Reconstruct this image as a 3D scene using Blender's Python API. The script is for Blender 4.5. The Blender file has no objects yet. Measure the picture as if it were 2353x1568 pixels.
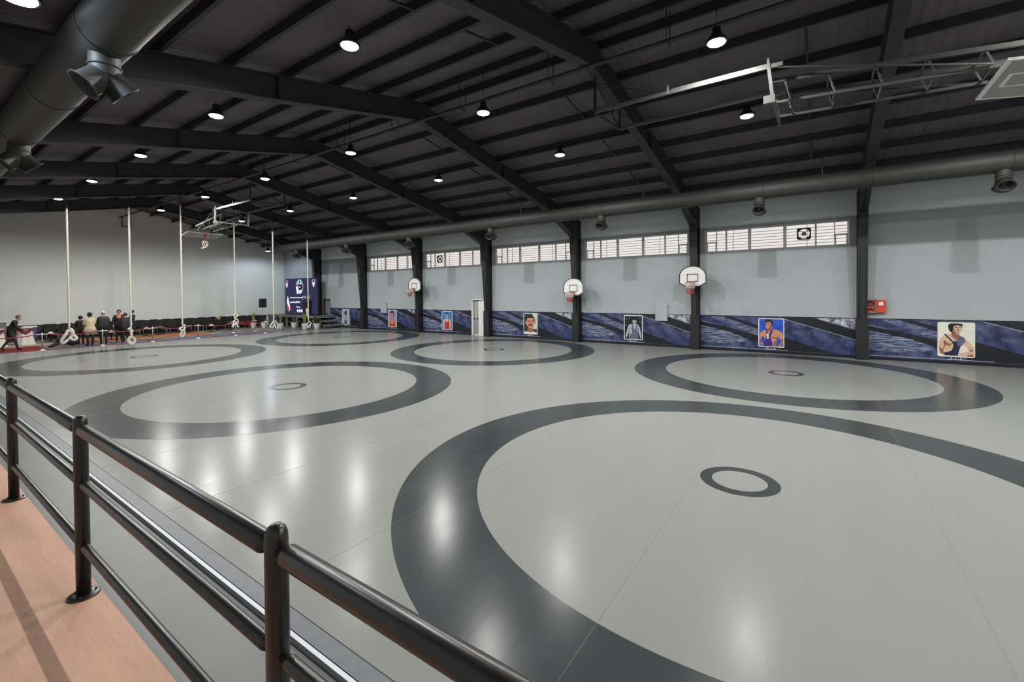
import bpy, bmesh, math, random
from mathutils import Vector, Matrix

random.seed(7)
S = bpy.context.scene
COL = S.collection
PI = math.pi

# ------------------------------------------------------------------ camera
CAM_H = 2.540
F_PX, CX_PX, CY_PX = 1027.2, 1176.5, 686.9
cd = bpy.data.cameras.new('camera')
cam = bpy.data.objects.new('camera', cd)
COL.objects.link(cam)
cd.sensor_fit = 'HORIZONTAL'
cd.sensor_width = 36.0
cd.lens = 36.0 * F_PX / 2353.0
cd.shift_x = 0.0
cd.shift_y = -(784.0 - CY_PX) / 2353.0
cd.clip_start = 0.05
cd.clip_end = 300
_yaw, _pitch, _roll = math.radians(55.24), math.radians(0.73), math.radians(0.50)
_f = Vector((math.sin(_yaw) * math.cos(_pitch), math.cos(_yaw) * math.cos(_pitch), -math.sin(_pitch)))
_r = Vector((math.cos(_yaw), -math.sin(_yaw), 0))
_d = _f.cross(_r)
_r2 = math.cos(_roll) * _r + math.sin(_roll) * _d
_d2 = -math.sin(_roll) * _r + math.cos(_roll) * _d
cam.matrix_world = Matrix(((_r2.x, -_d2.x, -_f.x, 0), (_r2.y, -_d2.y, -_f.y, 0), (_r2.z, -_d2.z, -_f.z, CAM_H), (0, 0, 0, 1)))
S.camera = cam

# ------------------------------------------------------------------ world, exposure
W = bpy.data.worlds.new('world')
S.world = W
W.use_nodes = True
bg = W.node_tree.nodes['Background']
bg.inputs[0].default_value = (1.0, 0.93, 0.90, 1)
bg.inputs[1].default_value = 0.95
S.view_settings.view_transform = 'Standard'
S.view_settings.look = 'None'
S.view_settings.gamma = 1.0
S.view_settings.use_curve_mapping = False
S.view_settings.exposure = 0.0
LAMP_W = 535.0          # watts of every high bay lamp
LAMP_COL = (1.0, 0.98, 0.955)
LENS_STRENGTH = 22.0

# ------------------------------------------------------------------ materials
MATS = {}


def lin(c):
    return tuple((x / 12.92 if x <= 0.04045 else ((x + 0.055) / 1.055) ** 2.4) for x in (v / 255.0 for v in c))


def mat(name, rgb, rough=0.6, metal=0.0, var=0.0, scale=6.0, bump=0.0, bscale=60.0, spec=0.5, emit=None, rvar=0.0, stretch=None, col2=None):
    """principled material; rgb is linear base colour, var mixes a lighter/darker noise into it"""
    if name in MATS:
        return MATS[name]
    m = bpy.data.materials.new(name)
    m.use_nodes = True
    nt = m.node_tree
    b = nt.nodes['Principled BSDF']
    b.inputs['Base Color'].default_value = (*rgb, 1)
    b.inputs['Roughness'].default_value = rough
    b.inputs['Metallic'].default_value = metal
    b.inputs['Specular IOR Level'].default_value = spec
    tc = None
    if var or bump or rvar:
        tc = nt.nodes.new('ShaderNodeTexCoord')
        src = tc.outputs['Object']
        if stretch:
            mp = nt.nodes.new('ShaderNodeMapping')
            mp.inputs['Scale'].default_value = stretch
            nt.links.new(src, mp.inputs[0])
            src = mp.outputs[0]
    if var:
        n = nt.nodes.new('ShaderNodeTexNoise')
        n.inputs['Scale'].default_value = scale
        n.inputs['Detail'].default_value = 5
        n.inputs['Roughness'].default_value = 0.6
        nt.links.new(src, n.inputs['Vector'])
        r = nt.nodes.new('ShaderNodeValToRGB')
        r.color_ramp.elements[0].position = 0.3
        r.color_ramp.elements[1].position = 0.7
        c2 = col2 if col2 else tuple(min(1, x * (1 + var)) for x in rgb)
        c1 = rgb if col2 else tuple(x * (1 - var) for x in rgb)
        r.color_ramp.elements[0].color = (*c1, 1)
        r.color_ramp.elements[1].color = (*c2, 1)
        nt.links.new(n.outputs['Fac'], r.inputs[0])
        nt.links.new(r.outputs[0], b.inputs['Base Color'])
    if rvar:
        n = nt.nodes.new('ShaderNodeTexNoise')
        n.inputs['Scale'].default_value = 1.3
        n.inputs['Detail'].default_value = 6
        nt.links.new(src, n.inputs['Vector'])
        mr = nt.nodes.new('ShaderNodeMapRange')
        mr.inputs['From Min'].default_value = 0.3
        mr.inputs['From Max'].default_value = 0.7
        mr.inputs['To Min'].default_value = max(0.02, rough - rvar)
        mr.inputs['To Max'].default_value = rough + rvar
        nt.links.new(n.outputs['Fac'], mr.inputs['Value'])
        nt.links.new(mr.outputs[0], b.inputs['Roughness'])
    if bump:
        n = nt.nodes.new('ShaderNodeTexNoise')
        n.inputs['Scale'].default_value = bscale
        n.inputs['Detail'].default_value = 3
        nt.links.new(src, n.inputs['Vector'])
        bp = nt.nodes.new('ShaderNodeBump')
        bp.inputs['Strength'].default_value = bump
        bp.inputs['Distance'].default_value = 0.01
        nt.links.new(n.outputs['Fac'], bp.inputs['Height'])
        nt.links.new(bp.outputs[0], b.inputs['Normal'])
    if emit is not None:
        b.inputs['Emission Color'].default_value = (*rgb, 1)
        b.inputs['Emission Strength'].default_value = emit
    MATS[name] = m
    return m


def c(*rgb):
    return lin(rgb)


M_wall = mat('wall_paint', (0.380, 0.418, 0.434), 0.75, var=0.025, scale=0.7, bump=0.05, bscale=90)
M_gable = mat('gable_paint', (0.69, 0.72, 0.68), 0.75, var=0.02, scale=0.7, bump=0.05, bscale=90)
M_steel = mat('black_steel_paint', (0.026, 0.0245, 0.029), 0.6, var=0.2, scale=3)
M_roof = mat('dark_roof_sheet', (0.098, 0.087, 0.100), 0.65, var=0.15, scale=1.5)
M_duct = mat('duct_grey_paint', (0.030, 0.030, 0.028), 0.6, var=0.12, scale=2)
M_concrete = mat('grey_floor_paint', (0.155, 0.165, 0.160), 0.42, var=0.06, scale=2, bump=0.02, bscale=25, spec=0.3)
M_matgrey = mat('mat_vinyl_grey', (0.268, 0.278, 0.259), 0.22, var=0.03, scale=0.8, bump=0.05, bscale=7.0, rvar=0.02, stretch=(0.4, 1.8, 1), spec=0.055)
M_matdark = mat('mat_vinyl_charcoal', (0.046, 0.053, 0.055), 0.22, var=0.10, scale=1.2, bump=0.05, bscale=7.0, rvar=0.02, stretch=(0.4, 1.8, 1), spec=0.13)
M_seam = mat('mat_seam', (0.272, 0.282, 0.262), 0.3, spec=0.055)
M_tape = mat('mat_edge_tape', (0.15, 0.158, 0.172), 0.4, var=0.12, scale=9, spec=0.2)
M_chrome = mat('bright_aluminium', (0.45, 0.47, 0.48), 0.5, 0.5)
M_terra = mat('terracotta_floor', (0.50, 0.29, 0.195), 0.6, var=0.12, scale=2.2, bump=0.12, bscale=14, stretch=(3, 0.6, 1))
M_rail = mat('railing_black_gloss', (0.016, 0.014, 0.013), 0.30, var=0.2, scale=8)
M_white = mat('white_paint', (0.78, 0.78, 0.76), 0.45)
M_frame = mat('window_aluminium', (0.58, 0.59, 0.585), 0.45)
M_grille = mat('grille_bar', (0.25, 0.24, 0.24), 0.5)
M_black = mat('black_plastic', (0.012, 0.012, 0.014), 0.4)
M_blackcloth = mat('black_upholstery', (0.006, 0.0055, 0.0055), 0.75, var=0.3, scale=12)
M_line = mat('black_line_paint', (0.015, 0.016, 0.018), 0.5)
M_red = mat('red_paint', (0.42, 0.03, 0.025), 0.4)
M_redlight = mat('orange_red_enamel', (0.62, 0.07, 0.03), 0.35)
M_net = mat('cream_net', (0.66, 0.62, 0.55), 0.8)
M_netred = mat('red_net', (0.45, 0.08, 0.06), 0.8)
M_rope = mat('climbing_rope_fibre', (0.58, 0.56, 0.49), 0.85, var=0.15, scale=30)
M_grey = mat('mid_grey_metal', (0.22, 0.23, 0.23), 0.4, 0.3)
M_hoist = mat('hoist_grey_paint', (0.085, 0.09, 0.086), 0.5)
M_hoistd = mat('hoist_dark_paint', (0.042, 0.044, 0.042), 0.55)
M_stage = mat('stage_grey', (0.14, 0.145, 0.145), 0.5, var=0.15, scale=5)
M_pot = mat('white_pot', (0.74, 0.73, 0.69), 0.35)
M_soil = mat('soil', (0.03, 0.02, 0.014), 0.9)
M_leaf = mat('leaf_green', (0.055, 0.13, 0.028), 0.45, var=0.4, scale=15)
M_leafy = mat('leaf_yellow_green', (0.20, 0.23, 0.05), 0.45, var=0.35, scale=15)
M_skin = mat('skin', (0.43, 0.24, 0.17), 0.55)
M_skinp = mat('print_skin', (0.62, 0.40, 0.29), 0.5, var=0.15, scale=9)


def glass_mat():
    m = bpy.data.materials.new('window_glass')
    m.use_nodes = True
    nt = m.node_tree
    nt.nodes.remove(nt.nodes['Principled BSDF'])
    out = nt.nodes['Material Output']
    t = nt.nodes.new('ShaderNodeBsdfTransparent')
    t.inputs[0].default_value = (0.97, 0.97, 0.97, 1)
    g = nt.nodes.new('ShaderNodeBsdfGlossy')
    g.inputs['Roughness'].default_value = 0.35
    mx = nt.nodes.new('ShaderNodeMixShader')
    mx.inputs[0].default_value = 0.04
    nt.links.new(t.outputs[0], mx.inputs[1])
    nt.links.new(g.outputs[0], mx.inputs[2])
    nt.links.new(mx.outputs[0], out.inputs[0])
    return m


M_glass = glass_mat()


def emit_mat(name, rgb, s):
    if name in MATS:
        return MATS[name]
    m = bpy.data.materials.new(name)
    m.use_nodes = True
    nt = m.node_tree
    nt.nodes.remove(nt.nodes['Principled BSDF'])
    e = nt.nodes.new('ShaderNodeEmission')
    e.inputs[0].default_value = (*rgb, 1)
    e.inputs[1].default_value = s
    nt.links.new(e.outputs[0], nt.nodes['Material Output'].inputs[0])
    MATS[name] = m
    return m


M_lens = emit_mat('lamp_lens_light', LAMP_COL, LENS_STRENGTH)
M_lensblue = emit_mat('lamp_lens_cool_light', (0.80, 0.88, 1.0), LENS_STRENGTH)


# ------------------------------------------------------------------ helpers
def bx(bm, lo, hi, mi=0):
    x0, y0, z0 = lo
    x1, y1, z1 = hi
    v = [bm.verts.new(p) for p in ((x0, y0, z0), (x1, y0, z0), (x1, y1, z0), (x0, y1, z0), (x0, y0, z1), (x1, y0, z1), (x1, y1, z1), (x0, y1, z1))]
    for q in ((3, 2, 1, 0), (4, 5, 6, 7), (0, 1, 5, 4), (1, 2, 6, 5), (2, 3, 7, 6), (3, 0, 4, 7)):
        f = bm.faces.new([v[i] for i in q])
        f.material_index = mi


def frame_axes(d):
    d = Vector(d).normalized()
    a = Vector((0, 0, 1)) if abs(d.z) < 0.9 else Vector((1, 0, 0))
    u = d.cross(a).normalized()
    return d, u, d.cross(u)


def ring(bm, p, u, w, r, n, r2=None):
    p = Vector(p)
    r2 = r if r2 is None else r2
    return [bm.verts.new(p + u * (r * math.cos(2 * PI * i / n)) + w * (r2 * math.sin(2 * PI * i / n))) for i in range(n)]


def bridge(bm, a, b, mi=0, smooth=True):
    n = len(a)
    for i in range(n):
        f = bm.faces.new((a[i], a[(i + 1) % n], b[(i + 1) % n], b[i]))
        f.smooth = smooth
        f.material_index = mi


def cap(bm, r, mi=0, flip=False):
    f = bm.faces.new(list(reversed(r)) if flip else r)
    f.material_index = mi


def cyl(bm, p0, p1, r0, r1=None, n=16, mi=0, caps=True):
    r1 = r0 if r1 is None else r1
    d, u, w = frame_axes(Vector(p1) - Vector(p0))
    a = ring(bm, p0, u, w, r0, n)
    b = ring(bm, p1, u, w, r1, n)
    bridge(bm, b, a, mi)
    if caps:
        cap(bm, a, mi)
        cap(bm, b, mi, True)


def tube(bm, pts, r, n=8, mi=0, closed=False, radii=None):
    pts = [Vector(p) for p in pts]
    rings = []
    prev = None
    for i, p in enumerate(pts):
        if closed:
            d = pts[(i + 1) % len(pts)] - pts[i - 1]
        else:
            d = pts[min(i + 1, len(pts) - 1)] - pts[max(i - 1, 0)]
        d.normalize()
        if prev is None:
            _, u, w = frame_axes(d)
        else:
            u = prev - d * prev.dot(d)
            if u.length < 1e-5:
                _, u, w = frame_axes(d)
            u.normalize()
            w = d.cross(u)
        prev = u
        rings.append(ring(bm, p, u, w, radii[i] if radii else r, n))
    for a, b in zip(rings, rings[1:]):
        bridge(bm, a, b, mi)
    if closed:
        bridge(bm, rings[-1], rings[0], mi)
    else:
        cap(bm, rings[0], mi, True)
        cap(bm, rings[-1], mi)


def lathe(bm, prof, n=20, mi=0, o=(0, 0, 0)):
    rs = []
    for r, z in prof:
        rs.append([bm.verts.new((o[0] + r * math.cos(2 * PI * i / n), o[1] + r * math.sin(2 * PI * i / n), o[2] + z)) for i in range(n)])
    for a, b in zip(rs, rs[1:]):
        bridge(bm, a, b, mi)
    cap(bm, rs[0], mi, True)
    cap(bm, rs[-1], mi)


def ball(bm, p, rx, ry=None, rz=None, n=12, m=8, mi=0):
    ry = rx if ry is None else ry
    rz = rx if rz is None else rz
    p = Vector(p)
    top = bm.verts.new(p + Vector((0, 0, rz)))
    bot = bm.verts.new(p - Vector((0, 0, rz)))
    rs = []
    for j in range(1, m):
        t = PI * j / m
        rs.append([bm.verts.new(p + Vector((rx * math.sin(t) * math.cos(2 * PI * i / n), ry * math.sin(t) * math.sin(2 * PI * i / n), rz * math.cos(t)))) for i in range(n)])
    for i in range(n):
        f = bm.faces.new((top, rs[0][i], rs[0][(i + 1) % n])); f.smooth = True; f.material_index = mi
        f = bm.faces.new((bot, rs[-1][(i + 1) % n], rs[-1][i])); f.smooth = True; f.material_index = mi
    for a, b in zip(rs, rs[1:]):
        bridge(bm, b, a, mi)


def prism(bm, pts, axis, a, b, mi=0):
    """extrude a 2D polygon along an axis ('x','y','z') from a to b"""
    def P(u, v, w):
        return {'x': (w, u, v), 'y': (u, w, v), 'z': (u, v, w)}[axis]
    A = [bm.verts.new(P(u, v, a)) for u, v in pts]
    B = [bm.verts.new(P(u, v, b)) for u, v in pts]
    n = len(pts)
    for i in range(n):
        f = bm.faces.new((A[i], A[(i + 1) % n], B[(i + 1) % n], B[i])); f.material_index = mi
    f = bm.faces.new(list(reversed(A))); f.material_index = mi
    f = bm.faces.new(B); f.material_index = mi


def poly(bm, pts, mi=0):
    f = bm.faces.new([bm.verts.new(p) for p in pts])
    f.material_index = mi


def mesh(name, bm, mats):
    bmesh.ops.recalc_face_normals(bm, faces=bm.faces[:]) if not getattr(bm, 'keep', False) else None
    me = bpy.data.meshes.new(name)
    bm.to_mesh(me)
    bm.free()
    for m in (mats if isinstance(mats, (list, tuple)) else [mats]):
        me.materials.append(m)
    return me


def obj(name, data, mats=None, parent=None, loc=None, rot=None):
    me = mesh(name, data, mats) if mats is not None else data
    o = bpy.data.objects.new(name, me)
    COL.objects.link(o)
    if parent:
        o.parent = parent
    if loc:
        o.location = loc
    if rot:
        o.rotation_euler = rot
    return o


def tag(o, label=None, cat=None, group=None, kind=None):
    if label:
        o['label'] = label
    if cat:
        o['category'] = cat
    if group:
        o['group'] = group
    if kind:
        o['kind'] = kind
    return o


def thing(name, loc=(0, 0, 0), rz=0, label=None, cat=None, group=None, kind=None):
    o = bpy.data.objects.new(name, None)
    o.empty_display_size = 0.2
    COL.objects.link(o)
    o.location = loc
    o.rotation_euler = (0, 0, rz)
    return tag(o, label, cat, group, kind)


def dup(root, loc=None, rz=None, label=None):
    r = root.copy()
    COL.objects.link(r)
    if loc is not None:
        r.location = loc
    if rz is not None:
        r.rotation_euler = (0, 0, rz)
    if label:
        r['label'] = label
    for ch in root.children:
        k = ch.copy()
        COL.objects.link(k)
        k.parent = r
        for g in ch.children:
            d = g.copy()
            COL.objects.link(d)
            d.parent = k
    return r


def BM():
    return bmesh.new()


def arc(cx, cy, r, a0, a1, n):
    return [(cx + r * math.cos(a0 + (a1 - a0) * i / n), cy + r * math.sin(a0 + (a1 - a0) * i / n)) for i in range(n + 1)]


def rrect(x0, y0, x1, y1, r, n=4):
    return arc(x1 - r, y1 - r, r, 0, PI / 2, n) + arc(x0 + r, y1 - r, r, PI / 2, PI, n) + arc(x0 + r, y0 + r, r, PI, 1.5 * PI, n) + arc(x1 - r, y0 + r, r, 1.5 * PI, 2 * PI, n)


# ------------------------------------------------------------------ the hall
XW, XL = 21.0, -1.2           # inner faces of the long walls
YG, YB = 39.1, -12.8          # far gable and rear wall
BAY = 5.78
COLS = [-1.2 + BAY * k for k in range(-1, 7)]      # portal frames
RIDGE_X, RIDGE_Z, SLOPE = 9.9, 7.93, 0.205


def zraf(x):
    return RIDGE_Z - SLOPE * abs(x - RIDGE_X)


FLOOR_Z = -0.03
bm = BM(); bx(bm, (XL - 0.3, YB - 0.3, -0.3), (XW + 0.3, YG + 0.3, FLOOR_Z))
tag(obj('floor', bm, M_concrete), 'grey painted concrete floor of the sports hall', kind='structure')

# right long wall with window and door openings
WIN_Z0, WIN_Z1 = 4.24, 5.19
wins = []
for k in range(1, 6):
    yc = COLS[k] + BAY / 2
    wins.append((yc - 2.55, yc + 2.55))
doors = [(16.62, 17.55), (32.2, 33.1)]
bm = BM()
T = 0.24


def wallbox(y0, y1, z0, z1):
    bx(bm, (XW, y0, z0), (XW + T, y1, z1))


ys = [YB]
for a, b in doors:
    ys += [a, b]
ys.append(YG)
# below the windows, split at the doors
for i in range(0, len(ys), 2):
    wallbox(ys[i], ys[i + 1], FLOOR_Z, 2.2)
wallbox(YB, YG, 2.2, WIN_Z0)
ys = [YB]
for a, b in wins:
    ys += [a, b]
ys.append(YG)
for i in range(0, len(ys), 2):
    wallbox(ys[i], ys[i + 1], WIN_Z0, WIN_Z1)
wallbox(YB, YG, WIN_Z1, 6.6)
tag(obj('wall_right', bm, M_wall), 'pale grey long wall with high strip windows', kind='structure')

bm = BM(); bx(bm, (XL - 0.24, YB, FLOOR_Z), (XL, YG, 6.6))
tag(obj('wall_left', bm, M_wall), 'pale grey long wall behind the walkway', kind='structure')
for nm, y0, y1, lb in (('wall_far', YG, YG + 0.24, 'pale grey gable wall at the far end'), ('wall_rear', YB - 0.24, YB, 'pale grey gable wall behind the viewer')):
    bm = BM()
    prism(bm, [(XL, FLOOR_Z), (XW, FLOOR_Z), (XW, zraf(XW) + 0.80), (RIDGE_X, RIDGE_Z + 0.80), (XL, zraf(XL) + 0.80)], 'y', y0, y1)
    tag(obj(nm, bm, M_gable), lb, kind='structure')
bm = BM()
bx(bm, (XL, YG - 0.03, FLOOR_Z), (19.4, YG, 0.86))
tag(obj('baseboard_far', bm, mat('dark_dado', (0.016, 0.015, 0.015), 0.45, var=0.5, scale=4)), 'black dado along the foot of the far gable wall', kind='structure')

# roof: two corrugated slopes
for nm, xe, sg in (('ceiling_right', XW + 0.24, 1), ('ceiling_left', XL - 0.24, -1)):
    bm = BM()
    y = YB - 0.24
    prof = []
    while y < YG + 0.24:
        prof += [(y, 0.0), (y + 0.10, 0.0), (y + 0.13, 0.008), (y + 0.22, 0.008)]
        y += 0.25
    za, zb = RIDGE_Z + 0.79, zraf(xe) + 0.79
    A = [bm.verts.new((RIDGE_X, py, za + ph)) for py, ph in prof]
    B = [bm.verts.new((xe, py, zb + ph)) for py, ph in prof]
    for i in range(len(prof) - 1):
        bm.faces.new((A[i], A[i + 1], B[i + 1], B[i]))
    # outer skin keeps daylight out
    bx(bm, (min(RIDGE_X, xe) - 0.02, YB - 0.24, 8.95), (max(RIDGE_X, xe) + 0.02, YG + 0.24, 9.0))
    tag(obj(nm, bm, M_roof), 'black corrugated roof slope over the hall', kind='structure')

# portal frames ----------------------------------------------------
HAUNCH = (20.27, 5.34)
MEET = (17.7, zraf(17.7))
DEPTH = 0.55


def flange(bm, pts, wid, th):
    """plate of width wid (along y) that follows a polyline in xz"""
    for (xa, za), (xb, zb) in zip(pts, pts[1:]):
        d = Vector((xb - xa, zb - za)).normalized()
        nx, nz = -d.y * th, d.x * th
        prism(bm, [(xa, za), (xb, zb), (xb + nx, zb + nz), (xa + nx, za + nz)], 'y', -wid / 2, wid / 2)


bmc = BM()
# right column: inner flange, web, outer flange
flange(bmc, [(20.27, 5.34), (20.62, 1.5)], 0.30, 0.03)
flange(bmc, [(20.62, 1.5), (20.66, 0.0)], 0.30, 0.03)
prism(bmc, [(20.63, 0.0), (20.30, 5.34), (20.30, 6.2), (21.0, 6.2), (21.0, 0.0)], 'y', -0.07, 0.07)
flange(bmc, [(21.0, 0.0), (21.0, 6.2)], 0.30, 0.025)
M_column = mat('column_black_paint', (0.016, 0.016, 0.019), 0.55, var=0.2, scale=3)
me_col = mesh('column', bmc, M_column)
bmc = BM()
prism(bmc, [HAUNCH, MEET, (17.7, MEET[1] + 0.45), (20.6, zraf(20.6) + DEPTH), (20.6, 5.34)], 'y', -0.02, 0.02)
flange(bmc, [MEET, HAUNCH], 0.28, 0.03)
me_haunch = mesh('knee_haunch', bmc, M_column)
bmc = BM(); bx(bmc, (20.56, -0.185, FLOOR_Z), (21.0, 0.185, 1.51))
me_casing = mesh('column_casing', bmc, mat('black_casing', (0.010, 0.010, 0.012), 0.5))


def rafter_mesh(x0, x1, z0a, z0b):
    b = BM()
    prism(b, [(x0, z0a + 0.03), (x1, z0b + 0.03), (x1, z0b + DEPTH), (x0, z0a + DEPTH)], 'y', -0.015, 0.015)
    prism(b, [(x0, z0a), (x1, z0b), (x1, z0b + 0.03), (x0, z0a + 0.03)], 'y', -0.13, 0.13)
    prism(b, [(x0, z0a + DEPTH), (x1, z0b + DEPTH), (x1, z0b + DEPTH + 0.03), (x0, z0a + DEPTH + 0.03)], 'y', -0.13, 0.13)
    # stiffener plates
    for i in (2, 4):
        xs = x0 + (x1 - x0) * i / 5
        zs = z0a + (z0b - z0a) * i / 5
        bx(b, (xs - 0.008, -0.11, zs + 0.03), (xs + 0.008, 0.11, zs + DEPTH))
    return b


me_rr = mesh('rafter', rafter_mesh(RIDGE_X, 20.9, RIDGE_Z, zraf(20.9)), M_steel)
me_rl = mesh('rafter', rafter_mesh(RIDGE_X, XL, RIDGE_Z, zraf(XL)), M_steel)
names = ['behind the viewer at the near end', 'beside the red fire cabinet', 'behind the nearest fan-shaped backboard', 'behind the lowest fan-shaped backboard', 'beside the white side door',
         'behind the farthest fan-shaped backboard', 'between the two farthest portraits', 'behind the display screen']
for k, y in enumerate(COLS):
    t = thing('portal_frame', (0, y, 0), 0, 'black steel portal frame with tapered column ' + names[k], None, 'steel portal frames', 'structure')
    obj('column', me_col, parent=t)
    obj('knee_haunch', me_haunch, parent=t)
    obj('column_casing', me_casing, parent=t)
    obj('rafter', me_rr, parent=t)
    obj('rafter', me_rl, parent=t)

# purlins on top of the rafters
PUR = BM()
bx(PUR, (-0.035, YB, 0.0), (0.035, YG, 0.20))
me_pur = mesh('purlin', PUR, M_steel)
pd = [0.35 + 1.27 * i for i in range(9)]
for sg in (1, -1):
    for d in pd:
        x = RIDGE_X + sg * d
        o = obj('purlin', me_pur, loc=(x, 0, zraf(x) + DEPTH + 0.03))
        tag(o, 'black steel purlin running the length of the roof', None, 'roof purlins', 'structure')
# struts between purlins at mid bay
for k, y in enumerate(COLS[1:], 1):
    ym = y + BAY / 2 if y + BAY / 2 < YG - 1 else y + 2.6
    for sg in (1, -1):
        bm = BM()
        for d in (pd[1], pd[3], pd[5]):
            xa, xb = RIDGE_X + sg * d, RIDGE_X + sg * (d + 1.27)
            tube(bm, [(xa, ym - 1.4, zraf(xa) + DEPTH + 0.06), (xb, ym - 1.4, zraf(xb) + DEPTH + 0.06)], 0.03, 6)
        tag(obj('purlin_struts', bm, M_steel), 'black tie struts between roof purlins at mid bay', None, 'roof tie struts', 'structure')

# ridge conduit carrying the middle lamp row
t = thing('ridge_conduit', (0, 0, 0), 0, 'dark twin conduit pipe hung on rods below the roof ridge', 'pipe')
bm = BM()
cyl(bm, (9.75, YB, 7.86), (9.75, YG - 0.15, 7.86), 0.045, n=10)
cyl(bm, (9.88, YB, 7.90), (9.88, YG - 0.15, 7.90), 0.025, n=8)
obj('pipe', bm, M_duct, t)
bmh = BM()
for dx in (-0.07, 0.20):
    cyl(bmh, (9.75 + dx, 0, 7.86), (9.75 + dx, 0, 8.6), 0.012, n=6)
bx(bmh, (9.65, -0.02, 7.80), (9.98, 0.02, 7.82))
me_h = mesh('hanger', bmh, M_duct)
for y in COLS:
    for dy in (1.0, 3.9):
        obj('hanger', me_h, parent=t, loc=(0, y + dy, 0))
t = thing('branch_conduit', (0, 0, 0), 0, 'thin dark conduit pipe along the lamp row nearest the strip windows', 'pipe')
bm = BM(); cyl(bm, (13.9, YB, 7.60), (13.9, YG, 7.60), 0.035, n=8)
obj('pipe', bm, M_duct, t)

# ------------------------------------------------------------------ windows
def window(n, y0, y1, fan=None):
    """left in the picture is +y; f(t): fraction from the left"""
    t = thing('window_%d' % n, (XW, y1, WIN_Z0), 0, ['wide high strip window beside the lowest backboard column, plain panes', ''][0], None, None, 'structure')
    Lw, H = y1 - y0, WIN_Z1 - WIN_Z0
    X0, X1 = 0.10, 0.16

    def B(b, f0, f1, z0, z1, xa=X0, xb=X1):
        bx(b, (xa, -f1 * Lw, z0), (xb, -f0 * Lw, z1))
    b = BM()
    B(b, 0, 1, 0, 0.05, X0 - 0.02); B(b, 0, 1, H - 0.05, H, X0 - 0.02)
    B(b, 0, 0.009, 0, H); B(b, 0.991, 1, 0, H)
    B(b, 0.330, 0.352, 0.05, H - 0.05, X0 - 0.01); B(b, 0.578, 0.600, 0.05, H - 0.05, X0 - 0.01)
    B(b, 0.160, 0.172, 0.05, H - 0.05); B(b, 0.785, 0.797, 0.05, H - 0.05)
    obj('window_frame', b, M_frame, t)
    for f0 in (0.009, 0.905):
        b = BM()
        f1 = f0 + 0.085
        B(b, f0, f0 + 0.006, 0.05, H - 0.05); B(b, f1 - 0.006, f1, 0.05, H - 0.05)
        B(b, f0, f1, 0.40, 0.455)
        B(b, f0 + 0.006, f0 + 0.012, 0.05, 0.40); B(b, f1 - 0.012, f1 - 0.006, 0.05, 0.40)
        obj('vent_sash', b, M_frame, t)
    b = BM()
    for i in range(1, 7):
        z = 0.05 + (H - 0.1) * i / 7
        bx(b, (X1 + 0.10, -Lw, z - 0.009), (X1 + 0.118, 0, z + 0.009))
    for f in ((0.215, 0.735) if n != 4 else (0.135, 0.39)):
        bx(b, (X1 + 0.10, -f * Lw - 0.008, 0.02), (X1 + 0.118, -f * Lw + 0.008, H - 0.02))
    obj('security_grille', b, M_grille, t)
    gl = BM()
    bx(gl, (0.125, -0.328 * Lw, 0.05), (0.131, -0.172 * Lw, H - 0.05))
    me1 = mesh('pane', gl, M_glass)
    obj('pane', me1, parent=t)
    for f0, f1 in ((0.009, 0.160), (0.352, 0.578), (0.600, 0.785), (0.797, 0.991)):
        gl = BM(); bx(gl, (0.125, -f1 * Lw, 0.05), (0.131, -f0 * Lw, H - 0.05))
        obj('pane', gl, M_glass, t)
    if fan is not None:
        fy, fz = -fan * Lw, 0.54
        fo = thing('exhaust_fan', (0, 0, 0))
        fo.parent = t
        b = BM()
        R, h = 0.19, 0.235
        n_ = 28
        A = ring(b, (0.085, fy, fz), Vector((0, 1, 0)), Vector((0, 0, 1)), R, n_)
        sq = []
        for i in range(n_):
            a = 2 * PI * i / n_
            s = h / max(abs(math.cos(a)), abs(math.sin(a)))
            sq.append(b.verts.new((0.085, fy + s * math.cos(a), fz + s * math.sin(a))))
        bridge(b, A, sq, smooth=False)
        A2 = ring(b, (0.145, fy, fz), Vector((0, 1, 0)), Vector((0, 0, 1)), R, n_)
        bridge(b, A, A2)
        obj('shroud', b, mat('fan_shroud', (0.03, 0.028, 0.032), 0.5), fo)
        b = BM()
        cyl(b, (0.07, fy, fz), (0.15, fy, fz), 0.075, n=16)
        for i in range(4):
            a = PI / 4 + i * PI / 2
            cyl(b, (0.075, fy, fz), (0.075, fy + 0.2 * math.cos(a), fz + 0.2 * math.sin(a)), 0.008, n=6)
        obj('motor', b, mat('fan_motor', (0.10, 0.10, 0.11), 0.5), fo)
        fo.name = 'exhaust_fan'
        tag(fo, 'dark square exhaust fan with round opening')
    return t


WIN_LABEL = ['high strip window with a square exhaust fan near its right end, beside the red cabinet column',
             'high strip window above the grey framed portrait of a wrestler in black and white',
             'high strip window above the portrait of a man with a thick black moustache',
             'high strip window with an exhaust fan at its left end, above the side door',
             'farthest and smallest of the high strip windows']
for i, (a, b_) in enumerate(wins):
    w = window(i + 1, a, b_, 0.715 if i == 0 else (0.255 if i == 3 else None))
    w['label'] = WIN_LABEL[i]

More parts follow.
